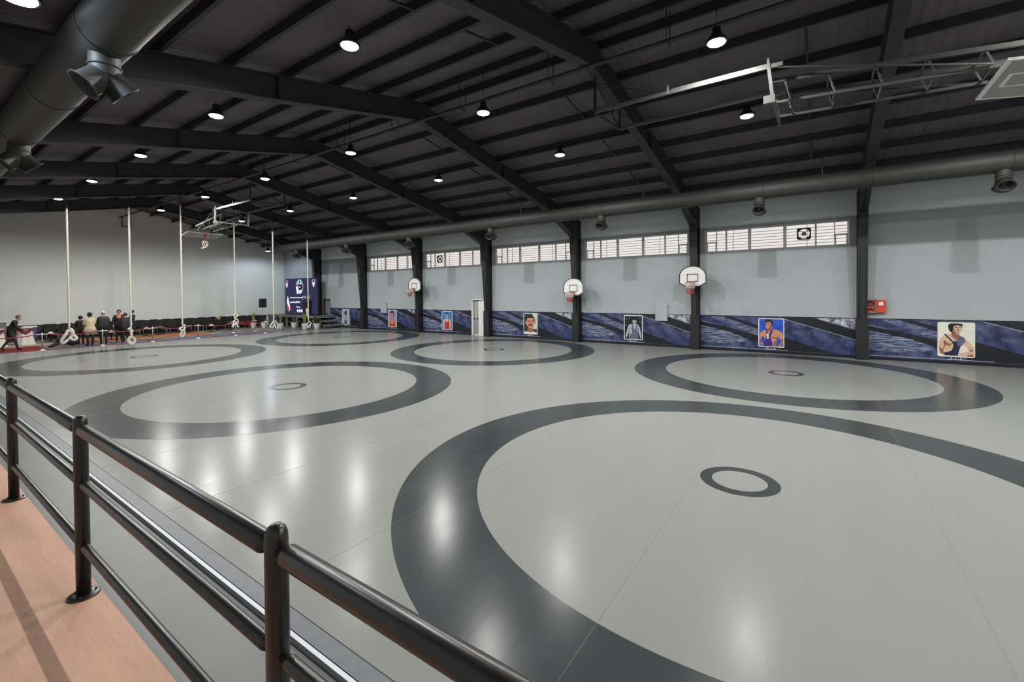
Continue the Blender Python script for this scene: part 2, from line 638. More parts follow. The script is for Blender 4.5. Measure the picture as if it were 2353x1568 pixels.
# ------------------------------------------------------------------ doors
def door(n, y0, y1, label, open_=False):
    t = thing('door_%d' % n, (XW, y1, 0), 0, label, None, None, 'structure')
    Lw = y1 - y0
    b = BM()
    bx(b, (-0.02, -Lw, 0), (0.2, -Lw + 0.05, 2.2)); bx(b, (-0.02, -0.05, 0), (0.2, 0, 2.2)); bx(b, (-0.02, -Lw, 2.14), (0.2, 0, 2.2))
    obj('door_frame', b, M_white if n == 1 else M_steel, t)
    m_leaf = mat('door_grey', (0.28, 0.29, 0.29), 0.5)
    b = BM()
    half = 0.42 * Lw
    bx(b, (0.10, -half, 0.03), (0.14, -0.06, 0.28)); bx(b, (0.10, -half, 0.28), (0.14, -half + 0.07, 2.13)); bx(b, (0.10, -0.13, 0.28), (0.14, -0.06, 2.13))
    bx(b, (0.10, -half, 2.05), (0.14, -0.06, 2.13)); bx(b, (0.10, -half, 0.95), (0.14, -0.06, 1.05)); bx(b, (0.11, -half, 0.28), (0.13, -0.06, 0.95))
    bx(b, (0.10, -half * 0.62, 1.05), (0.14, -half * 0.62 + 0.03, 2.05))
    leaf = obj('door_leaf', b, m_leaf, t)
    b = BM(); cyl(b, (0.06, -half + 0.04, 1.0), (0.06, -half + 0.04, 1.12), 0.012, n=8); cyl(b, (0.06, -half + 0.04, 1.06), (0.1, -half + 0.04, 1.06), 0.008, n=8)
    obj('door_handle', b, M_chrome, leaf)
    b = BM(); bx(b, (0.118, -half + 0.07, 1.05), (0.124, -0.13, 2.05))
    obj('pane', b, mat('door_glass', (0.55, 0.57, 0.56), 0.2), t)
    b = BM(); bx(b, (0.12, -Lw + 0.05, 0.03), (0.16, -half, 2.14))
    obj('fixed_panel', b, M_white if n == 1 else m_leaf, t)
    return t


door(1, *doors[0], 'white framed side door standing in the mural wall')
door(2, *doors[1], 'grey doorway in the far corner beside the stage')

# ------------------------------------------------------------------ wrestling mat
MX0, MX1, MY0, MY1 = 1.93, 20.94, YB + 0.4, 30.42
t_mat = thing('wrestling_mat', (0, 0, 0), 0, 'huge light grey vinyl wrestling mat with six dark rings', 'mat')
bm = BM(); bx(bm, (MX0, MY0, FLOOR_Z), (MX1, MY1, 0.0))
obj('mat_cover', bm, M_matgrey, t_mat)


def annulus(r0, r1, z, n=160):
    b = BM()
    A = [b.verts.new((r0 * math.cos(2 * PI * i / n), r0 * math.sin(2 * PI * i / n), z)) for i in range(n)]
    B = [b.verts.new((r1 * math.cos(2 * PI * i / n), r1 * math.sin(2 * PI * i / n), z)) for i in range(n)]
    for i in range(n):
        b.faces.new((A[i], B[i], B[(i + 1) % n], A[(i + 1) % n]))
    return b


me_big = mesh('outer_ring', annulus(3.5, 4.5, 0.0015), M_matdark)
me_small = mesh('centre_ring', annulus(0.335, 0.482, 0.0015, 64), M_matdark)
CIRC = [(x, 0.913 + 11.29 * k) for x in (6.614, 16.082) for k in range(3)] + [(6.614, 0.913 - 11.29), (16.082, 0.913 - 11.29)]
for x, y in CIRC:
    if y < -5:
        continue
    o = obj('outer_ring', me_big, parent=t_mat, loc=(x, y, 0))
    obj('centre_ring', me_small, parent=t_mat, loc=(x, y, 0))
bm = BM()
bx(bm, (1.80, MY0, FLOOR_Z), (MX0, MY1, -0.004))
obj('edge_tape', bm, M_tape, t_mat)
bm = BM()
for y in [1.42 + 2.46 * i for i in range(-5, 12)]:
    bx(bm, (MX0, y - 0.0010, -0.01), (MX1, y + 0.0010, 0.0016))
obj('cover_seams', bm, M_seam, t_mat)
bm = BM(); bx(bm, (1.745, MY0, FLOOR_Z), (1.795, MY1, -0.008)); bx(bm, (1.752, MY0, FLOOR_Z), (1.764, MY1, 0.008))
tag(obj('mat_edge_rail', bm, M_chrome), 'bright aluminium strip along the edge of the wrestling mat', 'edge strip')

# ------------------------------------------------------------------ raised walkway and railing
PLAT = 0.78
t = thing('raised_walkway', (0, 0, 0), 0, 'raised walkway with a terracotta floor and grey edge', None, None, 'structure')
bm = BM(); bx(bm, (XL, YB, FLOOR_Z), (0.775, 26.0, PLAT))
obj('walkway_floor', bm, M_terra, t)
bm = BM(); bx(bm, (0.775, YB, FLOOR_Z), (0.80, 26.0, PLAT - 0.006))
obj('edge_strip', bm, M_concrete, t)

RX = 0.70
t = thing('guard_railing', (RX, 0, PLAT), 0, 'black tubular steel guard railing along the walkway edge', 'railing')
PY = [-0.84 - 2.21 * i for i in range(2, 0, -1)] + [-0.84, 1.37, 3.58, 5.79, 8.0, 10.21, 12.42]
b = BM()
prof = [(0.034, 0.0), (0.034, 1.015), (0.0325, 1.035), (0.027, 1.05), (0.016, 1.060), (0.004, 1.063)]
lathe(b, prof, 24)
me_post = mesh('post', b, M_rail)
b = BM(); lathe(b, [(0.075, 0.0), (0.075, 0.006), (0.068, 0.010), (0.036, 0.010)], 24)
for i in range(3):
    a = i * 2 * PI / 3
    cyl(b, (0.055 * math.cos(a), 0.055 * math.sin(a), 0.008), (0.055 * math.cos(a), 0.055 * math.sin(a), 0.018), 0.007, n=6)
me_base = mesh('base_plate', b, M_rail)


def railmesh(y0, y1, r, z):
    b = BM()
    g = 0.034
    st = 0.02
    ys_ = [y0 + g - 0.01, y0 + g + st, y0 + g + st, y0 + g + st + 0.016, y1 - g - st - 0.016, y1 - g - st, y1 - g - st, y1 - g + 0.01]
    rs_ = [r * 0.6, r * 0.6, r * 0.80, r, r, r * 0.80, r * 0.6, r * 0.6]
    rings = [ring(b, (0, yy, z), Vector((1, 0, 0)), Vector((0, 0, 1)), rr, 24) for yy, rr in zip(ys_, rs_)]
    for A, B in zip(rings, rings[1:]):
        bridge(b, A, B)
    return b


me_rails = [mesh(nm, railmesh(0, 2.21, r, z), M_rail) for nm, r, z in (('top_rail', 0.034, 0.985), ('middle_rail', 0.023, 0.665), ('lower_rail', 0.023, 0.300))]
for i, y in enumerate(PY):
    obj('post', me_post, parent=t, loc=(0, y, 0))
    obj('base_plate', me_base, parent=t, loc=(0, y, 0))
    if i + 1 < len(PY):
        for me_ in me_rails:
            obj(me_.name.split('.')[0], me_, parent=t, loc=(0, y, 0))

# ------------------------------------------------------------------ ventilation ducts
def nozzle_meshes():
    b = BM()
    cyl(b, (0, 0, 0.06), (0, 0, -0.22), 0.165, n=20, caps=False)
    tube(b, [(0.168 * math.cos(a), 0.168 * math.sin(a), -0.10) for a in [2 * PI * i / 24 for i in range(24)]], 0.012, 6, closed=True)
    stub = mesh('stub', b, M_duct)
    outs = []
    for s in (1, -1):
        b = BM()
        p0, p1 = Vector((-0.04 * s, 0, -0.15)), Vector((0.20 * s, 0, -0.40))
        d, u, w = frame_axes(p1 - p0)
        A = ring(b, p0, u, w, 0.150, 20); B = ring(b, p1, u, w, 0.165, 20); C = ring(b, p1 + d * 0.004, u, w, 0.195, 20)
        D = ring(b, p1 + d * 0.012, u, w, 0.195, 20); E_ = ring(b, p1 + d * 0.012, u, w, 0.16, 20); F_ = ring(b, p0 + d * 0.1, u, w, 0.14, 20)
        for q, r in ((A, B), (B, C), (C, D), (D, E_), (E_, F_)):
            bridge(b, q, r)
        cap(b, F_)
        outs.append(mesh('outlet', b, M_duct))
    return stub, outs


NZ_STUB, NZ_OUT = nozzle_meshes()


def duct(x, z, y0, y1, label, first, R=0.285):
    t = thing('ventilation_duct', (x, 0, z), 0, label, 'duct')
    n = 32
    y = y0
    k = 0
    while y < y1 - 0.01:
        ye = min(y + BAY / 2, y1)
        b = BM()
        cyl(b, (0, y, 0), (0, ye, 0), R, n=n, caps=(ye >= y1))
        tube(b, [(R * 1.01 * math.cos(2 * PI * i / n), ye - 0.012, R * 1.01 * math.sin(2 * PI * i / n)) for i in range(n)], 0.012, 6, closed=True)
        obj('duct_section', b, M_duct, t)
        y = ye
    for yc in [first + BAY * i for i in range(-2, 7)]:
        if y0 + 0.3 < yc < y1 - 0.3:
            nz = thing('nozzle', (0, yc, -R))
            nz.parent = t
            obj('stub', NZ_STUB, parent=nz)
            for m_ in NZ_OUT:
                obj('outlet', m_, parent=nz)
    b = BM()
    bx(b, (-0.008, -0.02, R), (0.008, 0.02, 0.9))
    me_s = mesh('strap', b, M_steel)
    for y in COLS:
        if y0 < y < y1:
            obj('strap', me_s, parent=t, loc=(0, y + 1.2, 0))
    return t


duct(17.45, 5.955, YB, 33.7, 'long dark grey round duct above the strip windows', COLS[1] + BAY / 2 + 0.08)
duct(1.80, 5.95, YB, 37.0, 'dark grey round duct overhead above the walkway railing', COLS[1] + BAY / 2 + 0.19, 0.33)

# ------------------------------------------------------------------ lamps
def lamp_meshes():
    b = BM()
    lathe(b, [(0.19, 0.0), (0.20, 0.02), (0.19, 0.05), (0.13, 0.12), (0.08, 0.20), (0.06, 0.30), (0.02, 0.31)], 24)
    for i in range(12):
        a = 2 * PI * i / 12
        bx(b, (0.07 * math.cos(a) - 0.006, 0.07 * math.sin(a) - 0.006, 0.12), (0.07 * math.cos(a) + 0.006, 0.07 * math.sin(a) + 0.006, 0.29))
    body = mesh('housing', b, M_black)
    b = BM(); ball(b, (0, 0, 0.0), 0.165, 0.165, 0.045, 20, 8)
    lens = mesh('lens', b, M_lens)
    return body, lens


L_BODY, L_LENS = lamp_meshes()
L_LENS_BLUE = L_LENS.copy()
L_LENS_BLUE.materials[0] = M_lensblue


def lamp(loc, label, group, cool=False, power=1.0, rod=0.9):
    t = thing('high_bay_lamp', loc, 0, label, 'lamp', group)
    obj('housing', L_BODY, parent=t)
    obj('lens', L_LENS_BLUE if cool else L_LENS, parent=t)
    b = BM(); cyl(b, (0, 0, 0.3), (0, 0, 0.3 + rod), 0.010, n=6)
    obj('hanger_rod', b, M_black, t)
    ld = bpy.data.lights.new('lamp_light', 'SPOT')
    ld.energy = LAMP_W * power
    ld.color = (0.72, 0.84, 1.0) if cool else LAMP_COL
    ld.shadow_soft_size = 0.06
    ld.specular_factor = 0.22
    ld.spot_size = math.radians(175)
    ld.spot_blend = 0.40
    lo = bpy.data.objects.new('lamp_light', ld)
    COL.objects.link(lo)
    lo.parent = t
    lo.location = (0, 0, -0.11)
    return t


ROWS = [(5.36, 7.32, 'in the row nearest the railing'), (9.49, 7.376, 'in the row under the roof ridge'), (13.75, 7.31, 'in the row nearest the strip windows')]
ORD = ['farther behind the viewer', 'just behind the viewer', 'nearest', 'second', 'third', 'fourth', 'fifth', 'sixth and farthest']
for x, z, w in ROWS:
    for k in range(-2, 6):
        y = 1.69 + BAY * k
        lamp((x, y, z), 'white high bay lamp, %s %s' % (ORD[k + 2], w), 'high bay lamps under the roof', rod=zraf(x) + 0.70 - z - 0.3)
lamp((1.02, 7.47, 5.93), 'cool white round lamp hanging beside the overhead duct', 'cool side lamps', True, 0.16, 0.8)
lamp((18.25, 36.3, 6.07), 'small cool white lamp in the far corner beside the duct end', 'cool side lamps', True, 0.45, 0.6)

# ------------------------------------------------------------------ mural panels
def noise_mix(name, c1, c2, scale, stretch=None, rough=0.4, p0=0.35, p1=0.65, detail=8):
    if name in MATS:
        return MATS[name]
    m = mat(name, c1, rough, var=0.1, scale=scale, col2=c2, stretch=stretch)
    for n in m.node_tree.nodes:
        if n.type == 'VALTORGB':
            n.color_ramp.elements[0].position = p0
            n.color_ramp.elements[1].position = p1
        if n.type == 'TEX_NOISE':
            n.inputs['Detail'].default_value = detail
            n.inputs['Roughness'].default_value = 0.7
    return m


MM = [noise_mix('print_blue_cloud', c(34, 40, 76), c(86, 97, 134), 2.6, None, 0.4, 0.40, 0.66),
      noise_mix('print_streaks', c(44, 52, 84), c(136, 148, 176), 2.6, (1, 0.9, 7), 0.4, 0.42, 0.62),
      noise_mix('print_black_band', c(14, 15, 22), c(30, 32, 44), 2.5),
      noise_mix('print_pale_line', c(150, 160, 180), c(190, 196, 206), 3),
      noise_mix('print_frost', c(78, 84, 112), c(205, 208, 214), 5.0, None, 0.4, 0.42, 0.58),
      noise_mix('print_blue_deep', c(32, 38, 78), c(68, 80, 124), 3.0, None, 0.4, 0.40, 0.66)]
# (material, [(u, v) ...]) drawn over the blue base, u from the left edge, v up
MURAL = [
    (1, [(0, 0.35), (0.9, 0.30), (1.9, 0.42), (1.4, 0.85), (0, 1.30)]),
    (1, [(0.25, 1.49), (0.75, 1.49), (2.3, 0.92), (2.3, 0.62)]),
    (3, [(0, 0.765), (1.25, 0.735), (1.25, 0.75), (0, 0.785)]),
    (5, [(0, 1.36), (0, 1.49), (0.25, 1.49), (1.2, 1.10), (0.9, 1.0)]),
    (2, [(0, 1.08), (0, 1.22), (1.0, 1.02), (2.5, 0.62), (2.5, 0.30), (1.2, 0.78)]),
    (2, [(0.80, 1.49), (1.12, 1.49), (2.5, 1.02), (2.5, 0.88)]),
    (5, [(3.0, 1.42), (5.41, 0.66), (5.41, 0.05), (4.5, 0.05), (3.0, 0.70)]),
    (0, [(3.0, 1.42), (5.41, 0.66), (5.41, 0.35), (3.0, 0.95)]),
    (2, [(3.0, 1.49), (4.05, 1.49), (5.41, 1.02), (5.41, 0.70), (3.0, 1.45)]),
    (3, [(3.0, 1.44), (5.41, 0.675), (5.41, 0.692), (3.0, 1.458)]),
    (4, [(4.08, 1.49), (5.41, 1.49), (5.41, 1.06)]),
    (2, [(2.6, 0.80), (2.9, 0.75), (4.75, 0.12), (2.6, 0.12)]),
    (2, [(0, 0.0), (5.41, 0.0), (5.41, 0.10), (0, 0.10)]),
    (3, [(0, 0.135), (3.25, 0.135), (3.25, 0.152), (0, 0.152)]),
    (2, [(0, 1.475), (5.41, 1.475), (5.41, 1.50), (0, 1.50)]),
]
# stadium-like squiggles left of the portrait
for i in range(10):
    u0 = 0.12 + 0.11 * i
    v0 = 0.93 - 0.028 * i + (0.05 if i % 2 else -0.30)
    MURAL.insert(3, (3 if i % 3 else 2, [(u0, v0), (u0 + 0.35, v0 - 0.03), (u0 + 0.36, v0 - 0.018), (u0 + 0.01, v0 + 0.016)]))


def clip_u(pts, L):
    out = []
    for i, (a, b) in enumerate(zip(pts, pts[1:] + pts[:1])):
        if a[0] <= L:
            out.append(a)
        if (a[0] <= L) != (b[0] <= L):
            t_ = (L - a[0]) / (b[0] - a[0])
            out.append((L, a[1] + (b[1] - a[1]) * t_))
    return out


def mural(yl, yr, label, name='printed_mural'):
    t = thing(name, (XW - 0.004, yl, 0), 0, label, 'mural', 'printed mural panels along the long wall')
    L = yl - yr
    b = BM()
    bx(b, (-0.012, -L, 0.0), (0, 0, 1.50))
    obj('board', b, MM[0], t)
    b = BM()
    l_ = 0.0125
    for mi, pts in MURAL:
        q = clip_u(pts, L)
        if len(q) >= 3:
            l_ += 0.0003
            poly(b, [(-l_, -u, v) for u, v in q], mi)
    obj('print', b, MM, t)
    return t


bays = []
for k in range(0, 6):
    yr, yl = COLS[k] + 0.185, COLS[k + 1] - 0.185
    bays.append((yl, yr))
mural(bays[0][0], bays[0][1], 'dark blue mural panel under the red fire cabinet, with the cream portrait')
mural(bays[1][0], bays[1][1], 'dark blue mural panel carrying the bright blue portrait of a dark-haired wrestler')
mural(bays[2][0], bays[2][1], 'dark blue mural panel carrying the black and white portrait with bare arms')
mural(bays[3][0], bays[3][1], 'dark blue mural panel carrying the close-up moustache portrait')
mural(bays[4][0], doors[0][1] + 0.06, 'short dark blue mural panel ending at the white side door')
mural(bays[5][0], bays[5][1], 'dark blue mural panel carrying the lavender portrait, cut by a small white box')
mural(doors[1][0] - 0.05, COLS[6] + 0.185, 'farthest dark blue mural panel beside the stage steps')
bm = BM(); bx(bm, (XW - 0.014, COLS[4] + 0.185, 0.0), (XW, doors[0][0] - 0.06, 1.50))
tag(obj('black_wall_strip', bm, MM[2]), 'narrow black wall strip between the side door and a column', 'panel')

# ------------------------------------------------------------------ portraits on the mural
def ell(cx, cy, rx, ry, n=18, a0=0, a1=2 * PI):
    return [(cx + rx * math.cos(a0 + (a1 - a0) * i / n), cy + ry * math.sin(a0 + (a1 - a0) * i / n)) for i in range(n if a1 - a0 > 6.2 else n + 1)]


SQUIG = [[(0, .03), (.03, .0), (.06, .035), (.09, .0), (.12, .03)], [(.15, .06), (.15, .0), (.19, .02)], [(.21, .03), (.24, .0), (.27, .04), (.30, .01)], [(.05, .065), (.075, .07)], [(.25, .07), (.27, .075)]]


def strokes(bm, lines, r, place, mi=0):
    for ln in lines:
        for (a, b_) in zip(ln, ln[1:]):
            d = Vector((b_[0] - a[0], b_[1] - a[1]))
            if d.length < 1e-6:
                continue
            d.normalize()
            nx, ny = -d.y * r, d.x * r
            ex, ey = d.x * r * 0.5, d.y * r * 0.5
            poly(bm, [place(a[0] - ex + nx, a[1] - ey + ny), place(b_[0] + ex + nx, b_[1] + ey + ny), place(b_[0] + ex - nx, b_[1] + ey - ny), place(a[0] - ex - nx, a[1] - ey - ny)], mi)


def pm(name, rgb):
    return mat('print_' + name, c(*rgb), 0.4, var=0.12, scale=7)


def portrait(yl, label, bgc, shapes, w=0.92, h=1.18, z=0.24):
    """shapes: list of (part name, material, [polygons]); u right, v up"""
    t = thing('portrait_poster', (XW - 0.0265, yl, z), 0, label, 'portrait', 'wrestler portraits along the mural')
    b = BM()
    pts = rrect(0, 0, w, h, 0.05)
    prism(b, [(-u, v) for u, v in pts], 'x', -0.004, 0.0)
    obj('white_border', b, mat('print_white', c(225, 224, 218), 0.4), t)
    b = BM(); poly(b, [(-0.005, -u, v) for u, v in rrect(0.035, 0.035, w - 0.035, h - 0.035, 0.03)])
    obj('backdrop', b, bgc, t)
    l_ = 0.0055
    x0, x1, y0, y1 = 0.035, w - 0.035, 0.035, h - 0.035
    for nm, m_, polys in shapes:
        b = BM()
        l_ += 0.0006
        for p in polys:
            poly(b, [(-l_, -min(max(u, x0), x1), min(max(v, y0), y1)) for u, v in p])
        obj(nm, b, m_, t)
    b = BM()
    s = 1.15
    strokes(b, SQUIG, 0.008, lambda u, v: (0.0, -(w / 2 - 0.16 * s + u * s), -0.095 + v * s * 0.85))
    obj('caption', b, mat('print_white', c(225, 224, 218), 0.4), t)
    return t


K_hair = pm('hair', (26, 22, 22))
K_skin = pm('skin_pale', (214, 178, 150))
K_skin2 = pm('skin_warm', (205, 140, 112))
K_shade = pm('skin_shadow', (150, 98, 74))
K_navy = pm('navy', (34, 36, 66))
K_purple = pm('purple', (58, 44, 128))
K_dk = pm('dark', (24, 24, 30))
K_g1 = pm('grey_light', (170, 178, 188))
K_g2 = pm('grey_mid', (92, 102, 122))
K_red = pm('red', (176, 40, 40))
K_white = mat('print_white', c(225, 224, 218), 0.4)


def bust(cx, hy, s, skin, sing, hair=None, shade=None, look=0.0, wide=1.0, akimbo=False):
    """head and torso of a wrestler; hy = height of the face centre, s = half the face width"""
    sh = shade or K_shade
    h = hair or K_hair
    z0, top = 0.03, hy - 1.75 * s

    def X(a):
        return cx + a * s * wide
    neck = [(cx - 0.62 * s, top - 0.2 * s), (cx - 0.58 * s, hy - 0.6 * s), (cx + 0.58 * s, hy - 0.6 * s), (cx + 0.62 * s, top - 0.2 * s)]
    m = z0 + (top - z0) * 0.5
    chest = [(X(-1.55), z0), (X(-1.75), m), (X(-1.95), top - 1.0 * s), (X(-2.0), top - 0.35 * s), (X(-0.7), top + 0.12 * s), (X(0.7), top + 0.12 * s), (X(2.0), top - 0.35 * s), (X(1.95), top - 1.0 * s), (X(1.75), m), (X(1.55), z0)]
    e = 3.0 if akimbo else 2.6
    arms = []
    for q in (-1, 1):
        arms.append([(X(q * 1.75), top - 0.2 * s), (X(q * 2.25), top - 0.55 * s), (X(q * 2.5), top - 1.3 * s), (X(q * e), m - 0.2 * s), (X(q * (e - 0.15)), m - 0.9 * s), (X(q * (1.9 if akimbo else 2.55)), z0), (X(q * (1.45 if akimbo else 1.95)), z0), (X(q * (e - 0.75)), m - 0.5 * s), (X(q * 1.85), top - 1.5 * s)])
    line = []
    for q in (-1, 1):
        line.append([(X(q * 1.62), z0), (X(q * 1.88), m), (X(q * 1.9), top - 1.2 * s), (X(q * 1.75), top - 1.3 * s), (X(q * 1.72), m), (X(q * 1.45), z0)])
        line.append([(X(q * 0.25), top - 1.45 * s), (X(q * 1.2), top - 1.55 * s), (X(q * 1.6), top - 1.25 * s), (X(q * 1.2), top - 1.42 * s)])
    sg = [(X(-1.25), z0), (X(-1.35), m), (X(-1.15), top - 0.7 * s), (X(-1.2), top - 0.08 * s), (X(-0.95), top + 0.02 * s), (X(-0.85), top - 0.8 * s), (X(-0.4), top - 1.7 * s), (X(0.4), top - 1.7 * s), (X(0.85), top - 0.8 * s), (X(0.95), top + 0.02 * s), (X(1.2), top - 0.08 * s), (X(1.15), top - 0.7 * s), (X(1.35), m), (X(1.25), z0)]
    face = [(cx + x_ * s, hy + y_ * s) for x_, y_ in ((-0.45, -1.22), (-0.82, -0.75), (-0.97, -0.1), (-0.97, 0.5), (-0.75, 1.05), (0, 1.3), (0.75, 1.05), (0.97, 0.5), (0.97, -0.1), (0.82, -0.75), (0.45, -1.22), (0.15, -1.36), (-0.15, -1.36))]
    fs = [(cx + x_ * s, hy + y_ * s) for x_, y_ in ((0.45, -1.22), (0.82, -0.75), (0.97, -0.1), (0.97, 0.5), (0.7, 0.5), (0.62, -0.2), (0.45, -0.8))]
    lk = look * s
    hairp = [(cx + x_ * s, hy + y_ * s) for x_, y_ in ((-1.06, -0.05), (-1.12, 0.6), (-0.95, 1.2), (-0.4, 1.58), (0.3, 1.6), (0.9, 1.25), (1.12, 0.65), (1.06, -0.05), (0.92, 0.1), (0.86, 0.62), (0.5, 0.85), (-0.1, 0.72), (-0.62, 0.86), (-0.86, 0.55), (-0.92, 0.1))]
    brows = [[(cx + lk + q * 0.14 * s, hy + 0.30 * s), (cx + lk + q * 0.68 * s, hy + 0.34 * s), (cx + lk + q * 0.70 * s, hy + 0.22 * s), (cx + lk + q * 0.14 * s, hy + 0.18 * s)] for q in (-1, 1)]
    eyes = [ell(cx + lk + q * 0.40 * s, hy + 0.03 * s, 0.16 * s, 0.075 * s, 10) for q in (-1, 1)]
    nose = [(cx + lk - 0.06 * s, hy + 0.2 * s), (cx + lk + 0.08 * s, hy + 0.2 * s), (cx + lk + 0.22 * s, hy - 0.36 * s), (cx + lk - 0.18 * s, hy - 0.38 * s)]
    mouth = [(cx + lk - 0.34 * s, hy - 0.68 * s), (cx + lk, hy - 0.62 * s), (cx + lk + 0.34 * s, hy - 0.68 * s), (cx + lk, hy - 0.80 * s)]
    return [('neck', sh, [neck]), ('left_arm', skin, arms[:1]), ('right_arm', skin, arms[1:]), ('torso', skin, [chest]), ('muscle_shading', sh, line), ('singlet', sing, [sg]),
            ('ears', skin, [ell(cx - 1.0 * s, hy, 0.14 * s, 0.28 * s, 10), ell(cx + 1.0 * s, hy, 0.14 * s, 0.28 * s, 10)]), ('face', skin, [face]), ('face_shading', sh, [fs, nose]),
            ('hair', h, [hairp]), ('eyes_and_brows', h, brows + eyes), ('mouth', sh, [mouth])]


def moust(L, cx, hy, s):
    L.append(('moustache', K_hair, [[(cx - 0.5 * s, hy - 0.5 * s), (cx, hy - 0.38 * s), (cx + 0.5 * s, hy - 0.5 * s), (cx + 0.45 * s, hy - 0.66 * s), (cx, hy - 0.55 * s), (cx - 0.45 * s, hy - 0.66 * s)]]))
    return L


def artwork(x0, w, y1, h, parts):
    """outline points measured on the printed picture -> portrait coordinates in metres"""
    return [(nm, m_, [[((x - x0) / w * 0.92, (y1 - y) / h * 1.18) for x, y in q] for q in polys]) for nm, m_, polys in parts]


# cream portrait
P0 = artwork(1480, 372, 712, 350, [
    ('torso', K_skin, [[(1495, 560), (1520, 515), (1580, 488), (1625, 470), (1690, 478), (1740, 510), (1770, 560), (1700, 620), (1690, 700), (1545, 700), (1500, 650)]]),
    ('left_arm', K_skin, [[(1500, 555), (1540, 545), (1556, 600), (1530, 650), (1552, 692), (1500, 672), (1488, 610)]]),
    ('right_arm', K_skin, [[(1735, 510), (1790, 548), (1840, 612), (1836, 645), (1800, 648), (1760, 595), (1732, 565)]]),
    ('folded_arm', K_skin, [[(1682, 702), (1700, 672), (1760, 660), (1836, 648), (1840, 702)]]),
    ('muscle_shading', K_shade, [[(1545, 545), (1600, 580), (1640, 572), (1600, 602), (1560, 592)], [(1498, 612), (1538, 645), (1550, 692), (1508, 676)], [(1540, 552), (1552, 552), (1562, 600), (1540, 640), (1530, 640), (1548, 600)], [(1790, 640), (1836, 630), (1836, 646), (1800, 650)], [(1770, 690), (1836, 676), (1838, 700), (1780, 702)]]),
    ('neck', K_shade, [[(1622, 450), (1692, 470), (1702, 510), (1662, 540), (1622, 500)]]),
    ('singlet', K_navy, [[(1545, 486), (1562, 482), (1640, 556), (1666, 552), (1700, 500), (1750, 520), (1745, 560), (1710, 602), (1682, 698), (1556, 698), (1545, 672), (1622, 650), (1642, 600), (1630, 566)]]),
    ('shoulder_drape', K_g2, [[(1690, 495), (1750, 515), (1757, 555), (1720, 592), (1684, 602), (1672, 560)]]),
    ('face', K_skin, [[(1625, 395), (1720, 392), (1726, 430), (1710, 465), (1680, 483), (1650, 470), (1625, 440)]]),
    ('face_shading', K_shade, [[(1625, 436), (1650, 470), (1672, 480), (1640, 420), (1628, 410)], [(1676, 425), (1690, 425), (1696, 446), (1672, 446)]]),
    ('hair', K_hair, [[(1588, 420), (1590, 385), (1615, 370), (1690, 367), (1726, 378), (1730, 410), (1716, 400), (1680, 390), (1642, 400), (1636, 430), (1626, 470), (1600, 450)]]),
    ('eyes_and_brows', K_hair, [[(1648, 411), (1676, 409), (1676, 417), (1650, 420)], [(1690, 410), (1718, 412), (1716, 420), (1690, 418)]]),
    ('mouth', K_shade, [[(1666, 458), (1700, 457), (1698, 463), (1668, 465)]])])
portrait(-3.26, 'portrait of a dark-haired wrestler in a navy singlet on a cream background', pm('cream', (226, 226, 212)), P0)
# bright blue portrait
P1 = artwork(1905, 273, 655, 317, [
    ('torso', K_skin2, [[(1925, 505), (1950, 478), (1995, 462), (2050, 455), (2100, 462), (2150, 490), (2168, 530), (2130, 545), (2100, 560), (2095, 646), (1972, 646), (1975, 560), (1950, 530)]]),
    ('left_arm', K_skin2, [[(1925, 505), (1945, 482), (1962, 520), (1945, 545), (1932, 580), (1945, 612), (1975, 628), (1960, 644), (1925, 622), (1916, 560)]]),
    ('right_arm', K_skin2, [[(2115, 470), (2155, 490), (2170, 540), (2170, 600), (2150, 644), (2110, 644), (2138, 610), (2148, 572), (2118, 548), (2098, 520)]]),
    ('muscle_shading', K_shade, [[(2040, 542), (2100, 545), (2132, 520), (2110, 556), (2060, 560)], [(2066, 600), (2095, 575), (2095, 646), (2072, 646)], [(2150, 560), (2168, 560), (2164, 612), (2146, 640), (2130, 640), (2148, 606)], [(1918, 560), (1928, 560), (1936, 610), (1925, 616)]]),
    ('neck', K_shade, [[(1998, 442), (2046, 425), (2057, 460), (2030, 482), (1993, 475)]]),
    ('singlet', K_purple, [[(1984, 464), (1998, 464), (2006, 500), (2020, 508), (2046, 460), (2062, 455), (2036, 540), (2062, 646), (1953, 646), (1984, 560), (1990, 510)]]),
    ('chest_badge', K_white, [ell(2005, 522, 14, 16, 12), ell(2007, 550, 13, 15, 12)]),
    ('face', K_skin2, [[(1980, 385), (2035, 375), (2050, 410), (2040, 440), (2010, 458), (1990, 448), (1977, 420)]]),
    ('face_shading', K_shade, [[(2030, 400), (2048, 405), (2040, 440), (2012, 457), (2026, 430)], [(1980, 405), (1990, 405), (1986, 425), (1975, 424)]]),
    ('hair', K_hair, [[(1974, 388), (1980, 358), (2010, 347), (2045, 354), (2060, 385), (2057, 422), (2046, 402), (2030, 376), (1990, 378), (1981, 400)]]),
    ('eyes_and_brows', K_hair, [[(1982, 398), (1996, 395), (1996, 401), (1983, 404)], [(2004, 395), (2024, 394), (2024, 401), (2005, 402)]]),
    ('mouth', K_shade, [[(1988, 438), (2004, 436), (2003, 441), (1990, 443)]])])
portrait(2.17, 'portrait of a wrestler in a purple singlet on a bright blue background', noise_mix('print_bright_blue', c(24, 62, 178), c(50, 104, 214), 3), P1)
